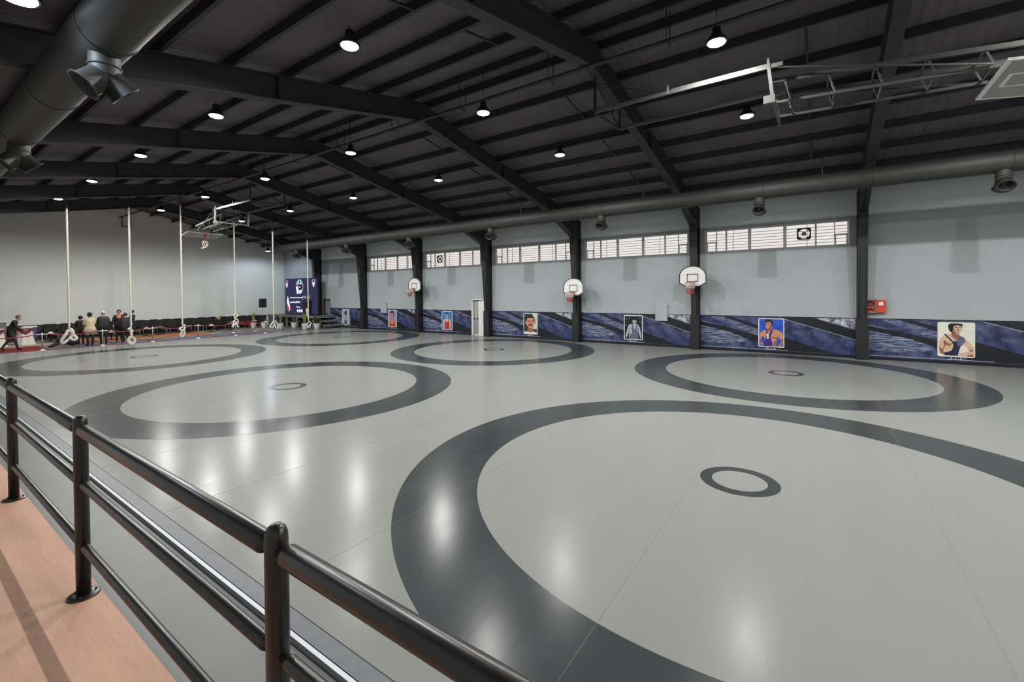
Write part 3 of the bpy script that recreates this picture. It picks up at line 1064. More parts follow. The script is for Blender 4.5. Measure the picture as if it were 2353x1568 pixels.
# black and white portrait
P2 = artwork(448, 200, 577, 265, [
    ('crowd_blur', K_g2, [ell(475, 352, 8, 10, 10), ell(505, 332, 7, 8, 10), ell(622, 382, 7, 9, 10), ell(470, 418, 6, 9, 10), ell(610, 340, 6, 8, 10)]),
    ('torso', K_g1, [[(492, 440), (502, 415), (540, 402), (575, 402), (605, 415), (615, 440), (600, 500), (600, 568), (500, 568), (507, 500)]]),
    ('left_arm', K_g1, [[(492, 436), (512, 430), (508, 480), (490, 520), (482, 552), (462, 545), (478, 490)]]),
    ('right_arm', K_g1, [[(600, 425), (617, 440), (630, 500), (637, 555), (620, 552), (610, 505), (596, 470)]]),
    ('muscle_shading', K_g2, [[(505, 440), (513, 440), (510, 500), (503, 510)], [(596, 450), (604, 450), (606, 500), (600, 510)]]),
    ('singlet', K_g2, [[(534, 403), (545, 405), (552, 458), (570, 462), (584, 408), (593, 412), (590, 470), (602, 520), (602, 568), (498, 568), (515, 522), (535, 500), (530, 440)]]),
    ('face', K_g1, [[(540, 372), (546, 350), (580, 350), (584, 385), (571, 403), (552, 401), (540, 386)]]),
    ('hair', K_hair, [[(531, 374), (535, 350), (558, 343), (582, 348), (587, 364), (560, 360), (541, 368)]]),
    ('moustache', K_hair, [[(548, 386), (575, 384), (575, 390), (549, 392)]]),
    ('eyes_and_brows', K_hair, [[(546, 370), (558, 369), (558, 373), (546, 374)], [(566, 368), (578, 368), (578, 372), (566, 372)]])])
portrait(7.93, 'black and white portrait of a moustached wrestler with bare arms', K_dk, P2)
# close-up moustache portrait
hy, s3 = 0.66, 0.26
P3 = [('side_light', pm('pale_green', (196, 208, 188)), [[(0.60, 0.30), (0.90, 0.30), (0.90, 1.15), (0.60, 1.15)]]),
      ('collar', K_purple, [[(0.08, 0.03), (0.25, 0.25), (0.70, 0.25), (0.88, 0.10), (0.88, 0.03)]]),
      ('white_shirt', K_white, [[(0.03, 0.03), (0.03, 0.13), (0.30, 0.16), (0.46, 0.09), (0.62, 0.16), (0.88, 0.10), (0.88, 0.03)]]),
      ('neck', K_shade, [[(0.26, 0.16), (0.30, 0.40), (0.62, 0.40), (0.66, 0.16), (0.46, 0.10)]]),
      ('ears', K_skin2, [ell(0.18, hy, 0.05, 0.11), ell(0.74, hy, 0.05, 0.11)]),
      ('face', K_skin2, [ell(0.46, hy, s3, 1.32 * s3)]),
      ('hair', K_hair, [[(0.46 + x_ * s3, hy + y_ * s3) for x_, y_ in ((-1.04, 0.0), (-1.12, 0.6), (-0.95, 1.15), (-0.4, 1.48), (0.3, 1.5), (0.9, 1.2), (1.12, 0.65), (1.04, 0.0), (0.92, 0.2), (0.84, 0.78), (0.5, 1.02), (-0.1, 0.95), (-0.6, 1.02), (-0.84, 0.72), (-0.92, 0.2))]]),
      ('eyebrows', K_hair, [[(0.27, hy + 0.09), (0.42, hy + 0.10), (0.42, hy + 0.065), (0.27, hy + 0.06)], [(0.50, hy + 0.10), (0.65, hy + 0.09), (0.65, hy + 0.06), (0.50, hy + 0.065)]]),
      ('eyes', K_hair, [ell(0.345, hy + 0.015, 0.035, 0.016), ell(0.575, hy + 0.015, 0.035, 0.016)]),
      ('nose', K_shade, [[(0.445, hy + 0.04), (0.475, hy + 0.04), (0.515, hy - 0.10), (0.405, hy - 0.10)]]),
      ('moustache', K_hair, [[(0.28, hy - 0.20), (0.36, hy - 0.125), (0.46, hy - 0.115), (0.56, hy - 0.125), (0.64, hy - 0.20), (0.56, hy - 0.19), (0.46, hy - 0.17), (0.36, hy - 0.19)]])]
portrait(13.78, 'close-up portrait of a man with a thick black moustache', pm('dark_green', (44, 58, 52)), P3)
# light blue, red singlet
P4 = bust(0.46, 0.90, 0.12, K_skin, K_red, wide=1.1)
moust(P4, 0.46, 0.90, 0.12)
portrait(20.05, 'portrait of a moustached wrestler in a red singlet on a sky blue background', pm('sky_blue', (44, 128, 204)), P4)
P5 = bust(0.45, 0.82, 0.19, K_skin2, K_red)
portrait(25.25, 'portrait of a wrestler with red straps on a lavender background', pm('lavender', (142, 144, 196)), P5)
P6 = bust(0.46, 0.68, 0.12, K_g1, pm('slate_blue', (78, 88, 124)), shade=K_dk)
P6.insert(0, ('stripes', K_g2, [[(0.10 + 0.13 * i, 0.45), (0.15 + 0.13 * i, 0.45), (0.15 + 0.13 * i, 1.15), (0.10 + 0.13 * i, 1.15)] for i in range(6)]))
P6.append(('tall_hair', K_hair, [[(0.31, 0.78), (0.36, 1.05), (0.42, 0.98), (0.46, 1.12), (0.52, 0.98), (0.56, 1.08), (0.61, 0.78)]]))
portrait(30.62, 'farthest portrait, striped black and white with a slate blue shirt', pm('grey_stripe', (206, 206, 206)), P6)

# ------------------------------------------------------------------ small wall boxes
def wallcab(y0, y1, z0, z1, label):
    t = thing('wall_box', (XW, (y0 + y1) / 2, z0), 0, label, 'box')
    h = (y1 - y0) / 2
    b = BM(); bx(b, (-0.10, -h, 0), (0, h, z1 - z0))
    obj('cabinet', b, M_wall, t)
    b = BM(); bx(b, (-0.108, -h + 0.02, 0.02), (-0.10, h - 0.02, z1 - z0 - 0.02))
    d = obj('cover', b, M_wall, t)
    b = BM(); cyl(b, (-0.118, -h + 0.06, (z1 - z0) / 2), (-0.106, -h + 0.06, (z1 - z0) / 2), 0.012, n=10)
    obj('lock', b, M_grey, d)


wallcab(5.84, 6.39, 1.19, 1.95, 'pale grey wall box cutting into the mural left of the nearest backboard column')
wallcab(25.35, 25.95, 1.19, 1.97, 'pale grey wall box above the lavender portrait')

t = thing('fire_hose_cabinet', (XW, -1.62, 1.72), 0, 'orange red fire hose cabinet with a steel door on the wall', 'fire cabinet')
b = BM(); bx(b, (-0.16, -0.26, 0), (0, 0.0, 0.45))
obj('red_case', b, M_redlight, t)
b = BM(); bx(b, (-0.168, -0.19, 0.26), (-0.16, -0.06, 0.38))
obj('notice', b, M_white, t)
b = BM(); bx(b, (-0.16, 0.0, 0), (0, 0.32, 0.47))
obj('hose_case', b, M_redlight, t)
b = BM()
bx(b, (-0.20, 0.0, -0.02), (-0.17, 0.32, 0.02)); bx(b, (-0.20, 0.0, 0.44), (-0.17, 0.32, 0.48)); bx(b, (-0.20, 0.0, 0), (-0.17, 0.03, 0.46)); bx(b, (-0.20, 0.29, 0), (-0.17, 0.32, 0.46)); bx(b, (-0.20, 0, 0.21), (-0.17, 0.32, 0.24))
dr = obj('door', b, M_grey, t)
b = BM(); cyl(b, (-0.21, 0.27, 0.27), (-0.21, 0.27, 0.36), 0.012, n=8)
obj('handle', b, M_chrome, dr)
b = BM()
tube(b, [(-0.185, 0.17 + 0.09 * math.cos(a), 0.32 + 0.07 * math.sin(a)) for a in [2 * PI * i / 16 for i in range(16)]], 0.025, 8, closed=True)
tube(b, [(-0.175, 0.08, 0.08), (-0.175, 0.15, 0.13), (-0.175, 0.24, 0.10)], 0.025, 8)
obj('hose', b, M_black, t)

# ------------------------------------------------------------------ wall backboards
def net_mesh(r=0.225, z0=0.0, z1=-0.42, r2=0.12, n=12):
    b = BM()
    for s in (1, -1):
        for i in range(n):
            pts = []
            for j in range(5):
                f = j / 4
                rr = r + (r2 - r) * f ** 0.8
                a = 2 * PI * (i / n) + s * f * 0.9
                pts.append((rr * math.cos(a), rr * math.sin(a), z0 + (z1 - z0) * f))
            tube(b, pts, 0.010, 4)
    return b


ME_NET = mesh('net', net_mesh(0.225, 0, -0.24, 0.15), M_net)
ME_NETTAIL = mesh('net_tail', net_mesh(0.15, -0.22, -0.46, 0.11), M_netred)


def rim_mesh():
    b = BM()
    n = 28
    tube(b, [(0.225 * math.cos(2 * PI * i / n), 0.225 * math.sin(2 * PI * i / n), 0) for i in range(n)], 0.011, 8, closed=True)
    bx(b, (0.21, -0.09, -0.055), (0.38, 0.09, 0.02))
    tube(b, [(0.38, 0.09, -0.05), (0.05, 0.22, -0.005)], 0.008, 6)
    tube(b, [(0.38, -0.09, -0.05), (0.05, -0.22, -0.005)], 0.008, 6)
    return b


ME_RIM = mesh('rim', rim_mesh(), M_red)


def fanboard(y, zc, k, label):
    t = thing('wall_backboard', (20.0, y, zc), 0, label, 'backboard', 'fan-shaped wall backboards')
    out = [(-0.30, -0.42), (0.30, -0.42), (0.56, -0.27), (0.56, 0.05)] + [(0.56 * math.cos(a), 0.02 + 0.44 * math.sin(a)) for a in [PI * i / 16 for i in range(1, 16)]] + [(-0.56, 0.05), (-0.56, -0.27)]
    b = BM(); prism(b, out, 'x', 0.0, 0.03)
    obj('board', b, M_white, t)
    inn = [(u * 0.92, v * 0.92) for u, v in out]
    b = BM()
    n = len(out)
    for x_, rev in ((-0.003, False),):
        A = [b.verts.new((x_, u, v)) for u, v in out]
        B = [b.verts.new((x_, u, v)) for u, v in inn]
        for i in range(n):
            b.faces.new((A[i], A[(i + 1) % n], B[(i + 1) % n], B[i]))
    obj('border', b, M_line, t)
    b = BM()
    for lo, hi in (((-0.23, -0.22), (-0.20, 0.12)), ((0.20, -0.22), (0.23, 0.12)), ((-0.23, 0.09), (0.23, 0.12)), ((-0.23, -0.22), (0.23, -0.19))):
        bx(b, (-0.004, lo[0], lo[1]), (0.0, hi[0], hi[1]))
    obj('target_square', b, M_line, t)
    rm = obj('rim', ME_RIM, parent=t, loc=(-0.385, 0, -0.26))
    nt_ = obj('net', ME_NET, parent=t, loc=(-0.385, 0, -0.27))
    obj('net_tail', ME_NETTAIL, parent=t, loc=(-0.385, 0, -0.27))
    b = BM()
    xb = 20.62 - 0.35 * (zc - 1.5) / 3.84 - 20.0
    for dy in (-0.12, 0.12):
        tube(b, [(0.03, dy * 2.2, 0.18), (xb, dy * 0.8, 0.18)], 0.018, 6)
        tube(b, [(0.03, dy * 2.2, -0.25), (xb, dy * 0.8, -0.25)], 0.018, 6)
    bx(b, (xb - 0.015, -0.15, -0.30), (xb, 0.15, 0.24))
    obj('bracket', b, M_steel, t)
    return t


fanboard(4.53, 3.17, 2, 'white fan-shaped basketball backboard on the nearest column')
fanboard(10.17, 2.80, 3, 'white fan-shaped basketball backboard on the middle column, mounted lowest')
fanboard(21.50, 3.11, 5, 'white fan-shaped basketball backboard on the farthest column')

# ------------------------------------------------------------------ folding ceiling goals
def goal(y0, s, label, outer):
    """hung from the rafter at y0, folded up towards s*y"""
    t = thing('ceiling_goal', (11.05, y0, 0), 0, label, 'basketball goal', 'folding ceiling goals')
    xa, xb = -0.80, 0.82

    def T(*p):
        return [(x, s * y, z) for x, y, z in p]

    def bar(b, p, q, w=0.04, h=0.06):
        """rectangular bar"""
        p, q = Vector((p[0], s * p[1], p[2])), Vector((q[0], s * q[1], q[2]))
        d, u, v_ = frame_axes(q - p)
        A = [b.verts.new(p + u * (i * w) + v_ * (j * h)) for i, j in ((-.5, -.5), (.5, -.5), (.5, .5), (-.5, .5))]
        B = [b.verts.new(q + u * (i * w) + v_ * (j * h)) for i, j in ((-.5, -.5), (.5, -.5), (.5, .5), (-.5, .5))]
        bridge(b, A, B, smooth=False); cap(b, A); cap(b, B, flip=True)
    for nm, x, zt, zb in (('hanger_post', xa, 7.72, 6.92), ('hanger_post', xb, 7.40, 7.02)):
        b = BM(); bar(b, (x, 0, zt + 0.1), (x, 0, zb), 0.06, 0.06)
        obj(nm, b, M_steel, t)
    b = BM()
    bar(b, (xa, 0, 6.95), (xb, 0, 7.03), 0.05, 0.05)
    bar(b, (xa, 0, 7.70), (xb, 0, 7.03), 0.04, 0.04)
    bar(b, (xa, 0.0, 7.68), (xa, 1.6, 7.0), 0.015, 0.015)
    bar(b, (xb, 0.0, 7.35), (xb, 1.6, 7.0), 0.015, 0.015)
    obj('cross_brace', b, M_steel, t)
    for x, z in ((xa, 6.98), (xb, 7.05)):
        b = BM()
        bar(b, (x, 0, z), (x, 3.95, z), 0.05, 0.08)
        obj('ceiling_rail', b, M_hoist, t)
    b = BM(); bar(b, (xa + 0.1, 1.8, 7.06), (xa + 0.1, 3.75, 7.06), 0.04, 0.055)
    bar(b, (xa, 1.75, 6.95), (xa, 1.75, 7.15)); bar(b, (xa, 3.7, 6.95), (xa, 3.7, 7.15))
    obj('fold_arm', b, mat('hoist_light', (0.19, 0.20, 0.195), 0.45), t)
    # pivot yoke
    b = BM()
    bar(b, (xa, 3.7, 7.05), (xa, 3.78, 6.30), 0.06, 0.08); bar(b, (xb, 3.7, 7.05), (xb, 3.78, 6.30), 0.06, 0.08)
    bar(b, (xa, 3.7, 7.0), (xb, 3.7, 7.0), 0.05, 0.05); bar(b, (xa, 3.78, 6.35), (xb, 3.78, 6.35), 0.05, 0.05)
    bx(b, (xa - 0.06, s * 3.72 - 0.1, 6.25), (xa + 0.06, s * 3.72 + 0.1, 6.40))
    obj('pivot_yoke', b, M_hoist, t)
    # mast ladder folded towards the board
    b = BM()
    for x in (-0.45, 0.45):
        bar(b, (x, 3.75, 6.82), (x * 0.8, 7.3, 6.50), 0.06, 0.08)
        bar(b, (x, 3.78, 6.38), (x * 0.8, 7.0, 6.22), 0.04, 0.05)
    obj('mast', b, M_hoistd, t)
    for i in range(5):
        b = BM()
        f = 0.06 + i * 0.21
        y = 3.75 + f * 3.4
        zt = 6.82 - 0.32 * f
        zb = 6.38 - 0.16 * f
        xx = 0.45 - 0.09 * f
        for x in (-xx, xx):
            bar(b, (x, y, zt), (x, y + 0.12, zb), 0.03, 0.03)
        bar(b, (-xx, y, zt), (xx, y, zt), 0.03, 0.03)
        bar(b, (-xx, y + 0.1, zb), (xx, y + 0.1, zb), 0.025, 0.025)
        obj('mast_rung', b, M_hoistd, t)
    b = BM()
    bar(b, (xb, 3.8, 6.95), (0.42, 6.9, 6.25), 0.03, 0.03); bar(b, (xa, 3.8, 6.95), (-0.42, 6.9, 6.25), 0.03, 0.03)
    obj('brace_tube', b, M_hoistd, t)
    # board lying face down, slightly tilted
    w, y1, y2, z1, z2 = 0.90, 6.95, 8.0, 6.10, 5.95
    dz = (z2 - z1) / (y2 - y1)

    def Bq(b, x0, x1, ya, yb, off, th):
        P = []
        for x, y in ((x0, ya), (x1, ya), (x1, yb), (x0, yb)):
            z = z1 + dz * (y - y1)
            P.append((x, s * y, z))
        lo = [b.verts.new((p[0], p[1], p[2] + off)) for p in P]
        hi = [b.verts.new((p[0], p[1], p[2] + off + th)) for p in P]
        bridge(b, lo, hi, smooth=False); cap(b, lo); cap(b, hi, flip=True)
    b = BM(); Bq(b, -w, w, y1, y2, 0, 0.03)
    obj('board', b, mat('board_grey', (0.30, 0.29, 0.28), 0.4), t)
    b = BM()
    e = 0.06
    Bq(b, -w, w, y1, y1 + e, -0.006, 0.006); Bq(b, -w, w, y2 - e, y2, -0.006, 0.006); Bq(b, -w, -w + e, y1 + e, y2 - e, -0.006, 0.006); Bq(b, w - e, w, y1 + e, y2 - e, -0.006, 0.006)
    obj('board_border', b, M_white, t)
    b = BM()
    ya, yb = y1 + 0.16, y1 + 0.61
    Bq(b, -0.30, 0.30, ya, ya + 0.05, -0.006, 0.006); Bq(b, -0.30, 0.30, yb - 0.05, yb, -0.006, 0.006); Bq(b, -0.30, -0.25, ya + 0.05, yb - 0.05, -0.006, 0.006); Bq(b, 0.25, 0.30, ya + 0.05, yb - 0.05, -0.006, 0.006)
    obj('target_square', b, M_white, t)
    # rim points down from the board, net bunched below
    y1, z1 = (y2 - 0.36, z2 + 0.04) if outer else (y1 - 0.06, z1)
    rm = obj('rim', ME_RIM, parent=t, loc=(0, s * (y1 + 0.18), z1 - 0.40))
    rm.rotation_euler = (0, -PI / 2, 0)
    b = BM()
    random.seed(3)
    for i in range(7):
        a = 2 * PI * i / 7
        tube(b, [(0.10 * math.cos(a), s * (y1 + 0.2), z1 - 0.42), (0.13 * math.cos(a + 0.6), s * (y1 + 0.22 + 0.1 * math.sin(a)), z1 - 0.58), (0.06 * math.cos(a + 1.5), s * (y1 + 0.22 + 0.06 * math.sin(a)), z1 - 0.80)], 0.028, 5)
    tube(b, [(0.1, s * (y1 + 0.2), z1 - 0.74), (-0.08, s * (y1 + 0.2), z1 - 0.82), (-0.20, s * (y1 + 0.22), z1 - 0.86)], 0.04, 6)
    obj('bunched_net', b, M_net, t)
    return t


goal(COLS[2], -1, 'grey folding basketball goal hoisted to the roof, near end of the hall', True)
goal(COLS[5], 1, 'small folded basketball goal with a dangling net near the far gable', False)

# ------------------------------------------------------------------ climbing ropes
KNOTS = {
    0: [[(0, 0, 0), (0.10, 0.02, -0.05), (0.13, 0.03, -0.22), (0.02, 0.05, -0.42), (-0.20, 0.02, -0.62), (-0.26, -0.02, -0.50), (-0.12, -0.03, -0.22), (-0.02, 0, -0.02)], [(0.02, 0, -0.05), (0.16, 0.04, -0.30), (0.24, 0.0, -0.42), (0.16, 0, -0.50), (-0.02, 0.02, -0.40)]],
    1: [[(0, 0, 0), (-0.10, 0, -0.05), (0.03, 0.05, -0.10), (0.02, 0, -0.18)], [(0, 0, -0.15), (0.02, 0, -0.40), (0.13, 0.03, -0.55), (0.12, 0.03, -0.72), (0.0, 0.02, -0.80), (-0.12, 0, -0.68), (-0.11, 0, -0.52), (0.0, 0, -0.42)], [(0.03, 0.03, -0.45), (-0.08, 0.05, -0.60), (0.05, 0.05, -0.74)]],
    2: [[(0, 0, 0), (0.10, 0, 0.0), (0.0, 0.04, -0.10), (-0.13, 0, -0.16), (-0.04, 0, -0.26), (0.10, 0, -0.18), (0.08, 0, -0.02)], [(0.08, 0, -0.22), (0.09, 0.02, -0.40), (0.02, 0, -0.58), (-0.10, 0, -0.54), (-0.04, 0, -0.36), (0.0, 0, -0.22)]],
    3: [[(0, 0, 0.05), (-0.09, 0, 0.02), (-0.02, 0, -0.12), (0.11, 0, -0.08), (0.10, 0.02, 0.02), (0.0, 0, 0.05)], [(-0.06, 0, -0.16), (0.08, 0, -0.24), (0.16, 0.02, -0.38), (0.02, 0.03, -0.50), (-0.14, 0, -0.68), (-0.16, 0, -0.60), (-0.04, 0, -0.36), (0.0, 0, -0.2)], [(0.06, 0, -0.46), (0.10, 0, -0.60), (0.16, 0, -0.74)]],
    4: [[(0, 0, 0), (-0.10, 0, -0.14), (-0.24, 0, -0.34), (-0.12, 0, -0.40), (0.02, 0, -0.30), (0.04, 0, -0.10)], [(0.0, 0, 0), (0.14, 0, -0.06), (0.24, 0.02, -0.26), (0.22, 0.02, -0.48), (0.12, 0, -0.44), (0.06, 0, -0.24), (-0.04, 0, -0.34)]],
    5: [[(0, 0, 0), (0.14, 0, -0.08), (0.18, 0, -0.20), (0.04, 0, -0.30), (-0.12, 0, -0.28), (-0.10, 0, -0.16), (0.02, 0, -0.12)], [(0.08, 0, -0.24), (-0.06, 0, -0.42), (0.10, 0, -0.38), (0.14, 0, -0.24)]],
}
ROPES = [(5.12, 6.50, 1.10, 'leftmost climbing rope, ending in a big loose loop'), (7.30, 6.88, 0.99, 'second climbing rope from the left, with a round knot at the bottom'),
         (9.43, 7.36, 0.99, 'third climbing rope from the left, passing the folded goal board'), (12.02, 6.80, 1.42, 'fourth climbing rope, tied up highest with a double bow'),
         (14.21, 6.45, 0.95, 'fifth climbing rope, beside the loudspeaker on the stage'), (16.46, 6.10, 0.82, 'rightmost climbing rope, hanging in front of the display screen')]


def smooth_path(pts, n=5):
    P = [Vector(p) for p in pts]
    out = []
    for i in range(len(P) - 1):
        p0, p1, p2, p3 = P[max(i - 1, 0)], P[i], P[i + 1], P[min(i + 2, len(P) - 1)]
        for j in range(n):
            t_ = j / n
            out.append(0.5 * ((2 * p1) + (p2 - p0) * t_ + (2 * p0 - 5 * p1 + 4 * p2 - p3) * t_ ** 2 + (3 * p1 - p0 - 3 * p2 + p3) * t_ ** 3))
    out.append(P[-1])
    return out


YR = COLS[6]
for i, (x, zt, zb, lb) in enumerate(ROPES):
    t = thing('climbing_rope', (x, YR, 0), 0, 'cream ' + lb, 'rope', 'climbing ropes hung across the hall')
    b = BM()
    nseg = 60
    tube(b, [(0.006 * math.sin(j * 2.1), 0.006 * math.cos(j * 2.1), zt + (zb - zt) * j / nseg) for j in range(nseg + 1)], 0.038, 8)
    obj('rope_line', b, M_rope, t)
    b = BM()
    cyl(b, (0, 0, zt - 0.02), (0, 0, zraf(x) + 0.02), 0.015, n=6)
    ball(b, (0, 0, zt + 0.02), 0.05, 0.05, 0.06, 10, 6)
    bx(b, (-0.06, -0.15, zraf(x) - 0.03), (0.06, 0.15, zraf(x)))
    obj('hook', b, M_steel, t)
    for ln in KNOTS[i]:
        b = BM()
        # the loops open across the view, along x
        tube(b, [(p[0], p[1], zb + p[2]) for p in smooth_path(ln)], (0.060, 0.058, 0.046, 0.040, 0.045, 0.042)[i], 8)
        obj('knot', b, M_rope, t)

# ------------------------------------------------------------------ far end: rugs and carpets
def rug(name, x0, x1, y0, y1, m_, label, cat='rug', border=None, z=0.0, rz=0):
    t = thing(name, ((x0 + x1) / 2, (y0 + y1) / 2, FLOOR_Z + z), rz, label, cat)
    hx, hy = (x1 - x0) / 2, (y1 - y0) / 2
    b = BM(); bx(b, (-hx, -hy, 0), (hx, hy, 0.012))
    obj('pile', b, m_, t)
    if border:
        b = BM()
        e = 0.22
        for lo, hi in (((-hx, -hy), (hx, -hy + e)), ((-hx, hy - e), (hx, hy)), ((-hx, -hy + e), (-hx + e, hy - e)), ((hx - e, -hy + e), (hx, hy - e))):
            bx(b, (lo[0], lo[1], 0.010), (hi[0], hi[1], 0.0145))
        obj('border', b, border, t)
        b = BM()
        for k_ in range(3):
            cx = -hx + (k_ + 0.5) * 2 * hx / 3
            prism(b, [(cx - 0.45, 0), (cx, -0.5), (cx + 0.45, 0), (cx, 0.5)], 'z', 0.010, 0.0142)
        obj('medallions', b, border, t)
    return t


R_blue = noise_mix('rug_blue', c(72, 84, 112), c(120, 132, 156), 3.0, None, 0.9)
R_navy = noise_mix('rug_navy', c(48, 50, 66), c(112, 116, 130), 5.0, None, 0.9)
R_gold = noise_mix('rug_gold', c(150, 102, 44), c(206, 158, 88), 4.0, None, 0.9)
R_rust = noise_mix('rug_rust', c(140, 62, 44), c(196, 124, 88), 4.0, None, 0.9)
R_beige = noise_mix('rug_beige', c(156, 142, 122), c(196, 184, 162), 3.0, None, 0.9)
R_brown = noise_mix('rug_brown', c(78, 66, 60), c(150, 136, 120), 5.0, (3, 1, 1), 0.9)
R_red = noise_mix('carpet_red', c(112, 26, 32), c(142, 46, 48), 2.0, (0.3, 6, 1), 0.85)
rug('rug', 3.0, 6.05, 33.9, 37.9, R_beige, 'beige rug under the white draped tables', border=R_brown)
rug('rug', 6.12, 9.3, 31.05, 33.2, R_blue, 'slate blue rug where the group of people stands', border=R_navy)
rug('rug', 6.1, 10.3, 33.25, 36.9, R_gold, 'golden rug behind the group of people', border=R_rust)
rug('rug', 9.35, 12.6, 31.05, 33.2, R_blue, 'slate blue rug in front of the rust rug', border=R_navy)
rug('rug', 10.35, 13.4, 33.25, 36.9, R_rust, 'rust and gold rug in front of the black armchairs', border=R_gold)
rug('rug', 12.65, 16.0, 31.05, 33.2, R_navy, 'dark slate rug at the end of the rope barrier', border=R_blue)
rug('rug', 13.45, 17.2, 33.25, 36.9, R_brown, 'brown patterned rug before the stage plants', border=R_beige)
bm = BM(); bx(bm, (XL, 30.50, FLOOR_Z), (15.3, 30.98, FLOOR_Z + 0.02))
tag(obj('red_carpet_strip', bm, R_red), 'narrow red carpet strip along the far mat edge', 'carpet')
bm = BM(); bx(bm, (XL, 31.0, FLOOR_Z), (5.02, 33.6, FLOOR_Z + 0.02))
for i in range(4):
    bx(bm, (XL, 31.3 + 0.55 * i, FLOOR_Z + 0.015), (5.0, 31.42 + 0.55 * i, FLOOR_Z + 0.035))
tag(obj('red_carpet', bm, R_red), 'rumpled red carpet under the walking man', 'carpet')

# ------------------------------------------------------------------ rope barrier
M_stan = mat('stanchion_grey', (0.26, 0.25, 0.25), 0.4, 0.2)
b = BM()
lathe(b, [(0.12, 0.0), (0.12, 0.015), (0.08, 0.03), (0.03, 0.05)], 20)
me_sb = mesh('base', b, M_white)
b = BM(); cyl(b, (0, 0, 0.04), (0, 0, 0.78), 0.026, n=12)
me_sp = mesh('pole', b, M_stan)
b = BM()
cyl(b, (0, 0, 0.74), (0, 0, 0.80), 0.035, n=12); ball(b, (0, 0, 0.81), 0.03)
cyl(b, (-0.20, 0, 0.765), (0.20, 0, 0.765), 0.018, n=8)
me_sh = mesh('rope_head', b, M_white)
SX = [0.4, 2.55, 4.74, 6.93, 9.05, 11.27, 13.36, 15.2]
lbl = ['first rope barrier stanchion beside the walking man', 'rope barrier stanchion at the walking man', 'rope barrier stanchion between the walking man and the big rope loop', 'rope barrier stanchion in front of the white-haired man',
       'rope barrier stanchion right of the group of people', 'rope barrier stanchion right of the third climbing rope', 'rope barrier stanchion under the fourth climbing rope', 'last rope barrier stanchion by the fifth climbing rope']
for i, x in enumerate(SX):
    if i < 1:
        continue
    t = thing('rope_stanchion', (x, 30.75, FLOOR_Z + 0.02), 0, 'grey ' + lbl[i], 'stanchion', 'rope barrier stanchions')
    obj('base', me_sb, parent=t); obj('pole', me_sp, parent=t); obj('rope_head', me_sh, parent=t)
for i in range(1, len(SX) - 1):
    xa, xb = SX[i] + 0.20, SX[i + 1] - 0.20
    b = BM()
    tube(b, [(xa + (xb - xa) * j / 14, 30.75, FLOOR_Z + 0.02 + 0.765 - 0.10 * (1 - (2 * j / 14 - 1) ** 2)) for j in range(15)], 0.020, 8)
    tag(obj('barrier_rope', b, mat('rope_red', (0.36, 0.015, 0.02), 0.7)), ['', 'red barrier rope across the walking man', 'red barrier rope below the leftmost climbing rope', 'red barrier rope across the group of people', 'red barrier rope over the golden rug', 'red barrier rope in front of the rust rug', 'red barrier rope ending at the last stanchion'][i], 'rope', 'red barrier ropes')
b = BM()
for k_ in range(3):
    tube(b, [(14.2 + j * 0.14, 33.0 + 0.03 * k_, 0.72 - 0.10 * (k_ + 1) * (1 - (2 * j / 10 - 1) ** 2)) for j in range(11)], 0.02, 8)
cyl(b, (14.2, 33.0, FLOOR_Z), (14.2, 33.0, 0.78), 0.025, n=10); cyl(b, (15.6, 33.0, FLOOR_Z), (15.6, 33.0, 0.78), 0.025, n=10)
cyl(b, (14.2, 33.0, FLOOR_Z), (14.2, 33.0, 0.02), 0.15, n=16); cyl(b, (15.6, 33.0, FLOOR_Z), (15.6, 33.0, 0.02), 0.15, n=16)
b.free()
t = thing('rope_gate', (14.2, 33.0, FLOOR_Z + 0.015), 0, 'short barrier with sagging red ropes near the stage plants', 'stanchion')
for dx in (0, 1.4):
    for me_ in (me_sb, me_sp, me_sh):
        o = obj(me_.name.split('.')[0], me_, parent=t, loc=(dx, 0, 0))
for k_ in range(3):
    b = BM()
    tube(b, [(j * 0.14, 0.03 * k_, 0.765 - 0.09 * (k_ + 0.6) * (1 - (2 * j / 10 - 1) ** 2)) for j in range(11)], 0.022, 8)
    obj('rope', b, mat('rope_red', (0.36, 0.015, 0.02), 0.7), t)

# ------------------------------------------------------------------ black armchairs along the gable
t0 = thing('armchair', (0, 0, 0), PI, 'black armchair in the row against the far gable wall', 'chair', 'black armchairs against the far wall')
b = BM(); bx(b, (-0.27, -0.28, 0.30), (0.27, 0.30, 0.44)); bmesh.ops.bevel(b, geom=b.edges[:], offset=0.03, segments=2, affect='EDGES')
obj('seat', b, M_blackcloth, t0)
b = BM()
prism(b, [(-0.28, 0.40), (-0.38, 0.92), (-0.30, 0.93), (-0.20, 0.42)], 'x', -0.27, 0.27); bmesh.ops.bevel(b, geom=b.edges[:], offset=0.025, segments=2, affect='EDGES')
obj('backrest', b, M_blackcloth, t0)
for s_ in (-1, 1):
    b = BM()
    bx(b, (s_ * 0.31 - 0.035, -0.30, 0.56), (s_ * 0.31 + 0.035, 0.26, 0.61)); bx(b, (s_ * 0.31 - 0.02, 0.18, 0.30), (s_ * 0.31 + 0.02, 0.24, 0.56)); bx(b, (s_ * 0.31 - 0.02, -0.28, 0.30), (s_ * 0.31 + 0.02, -0.22, 0.56))
    obj('armrest', b, mat('dark_wood', (0.05, 0.03, 0.022), 0.4), t0)
    for yy in (-0.25, 0.25):
        b = BM(); cyl(b, (s_ * 0.25, yy, 0.0), (s_ * 0.25, yy, 0.31), 0.018, 0.025, 8)
        obj('leg', b, M_grey, t0)
NTH = 'first second third fourth fifth sixth seventh eighth ninth tenth eleventh twelfth thirteenth fourteenth fifteenth sixteenth seventeenth'.split()
xs_ = [6.35 + 0.74 * i for i in range(17)]
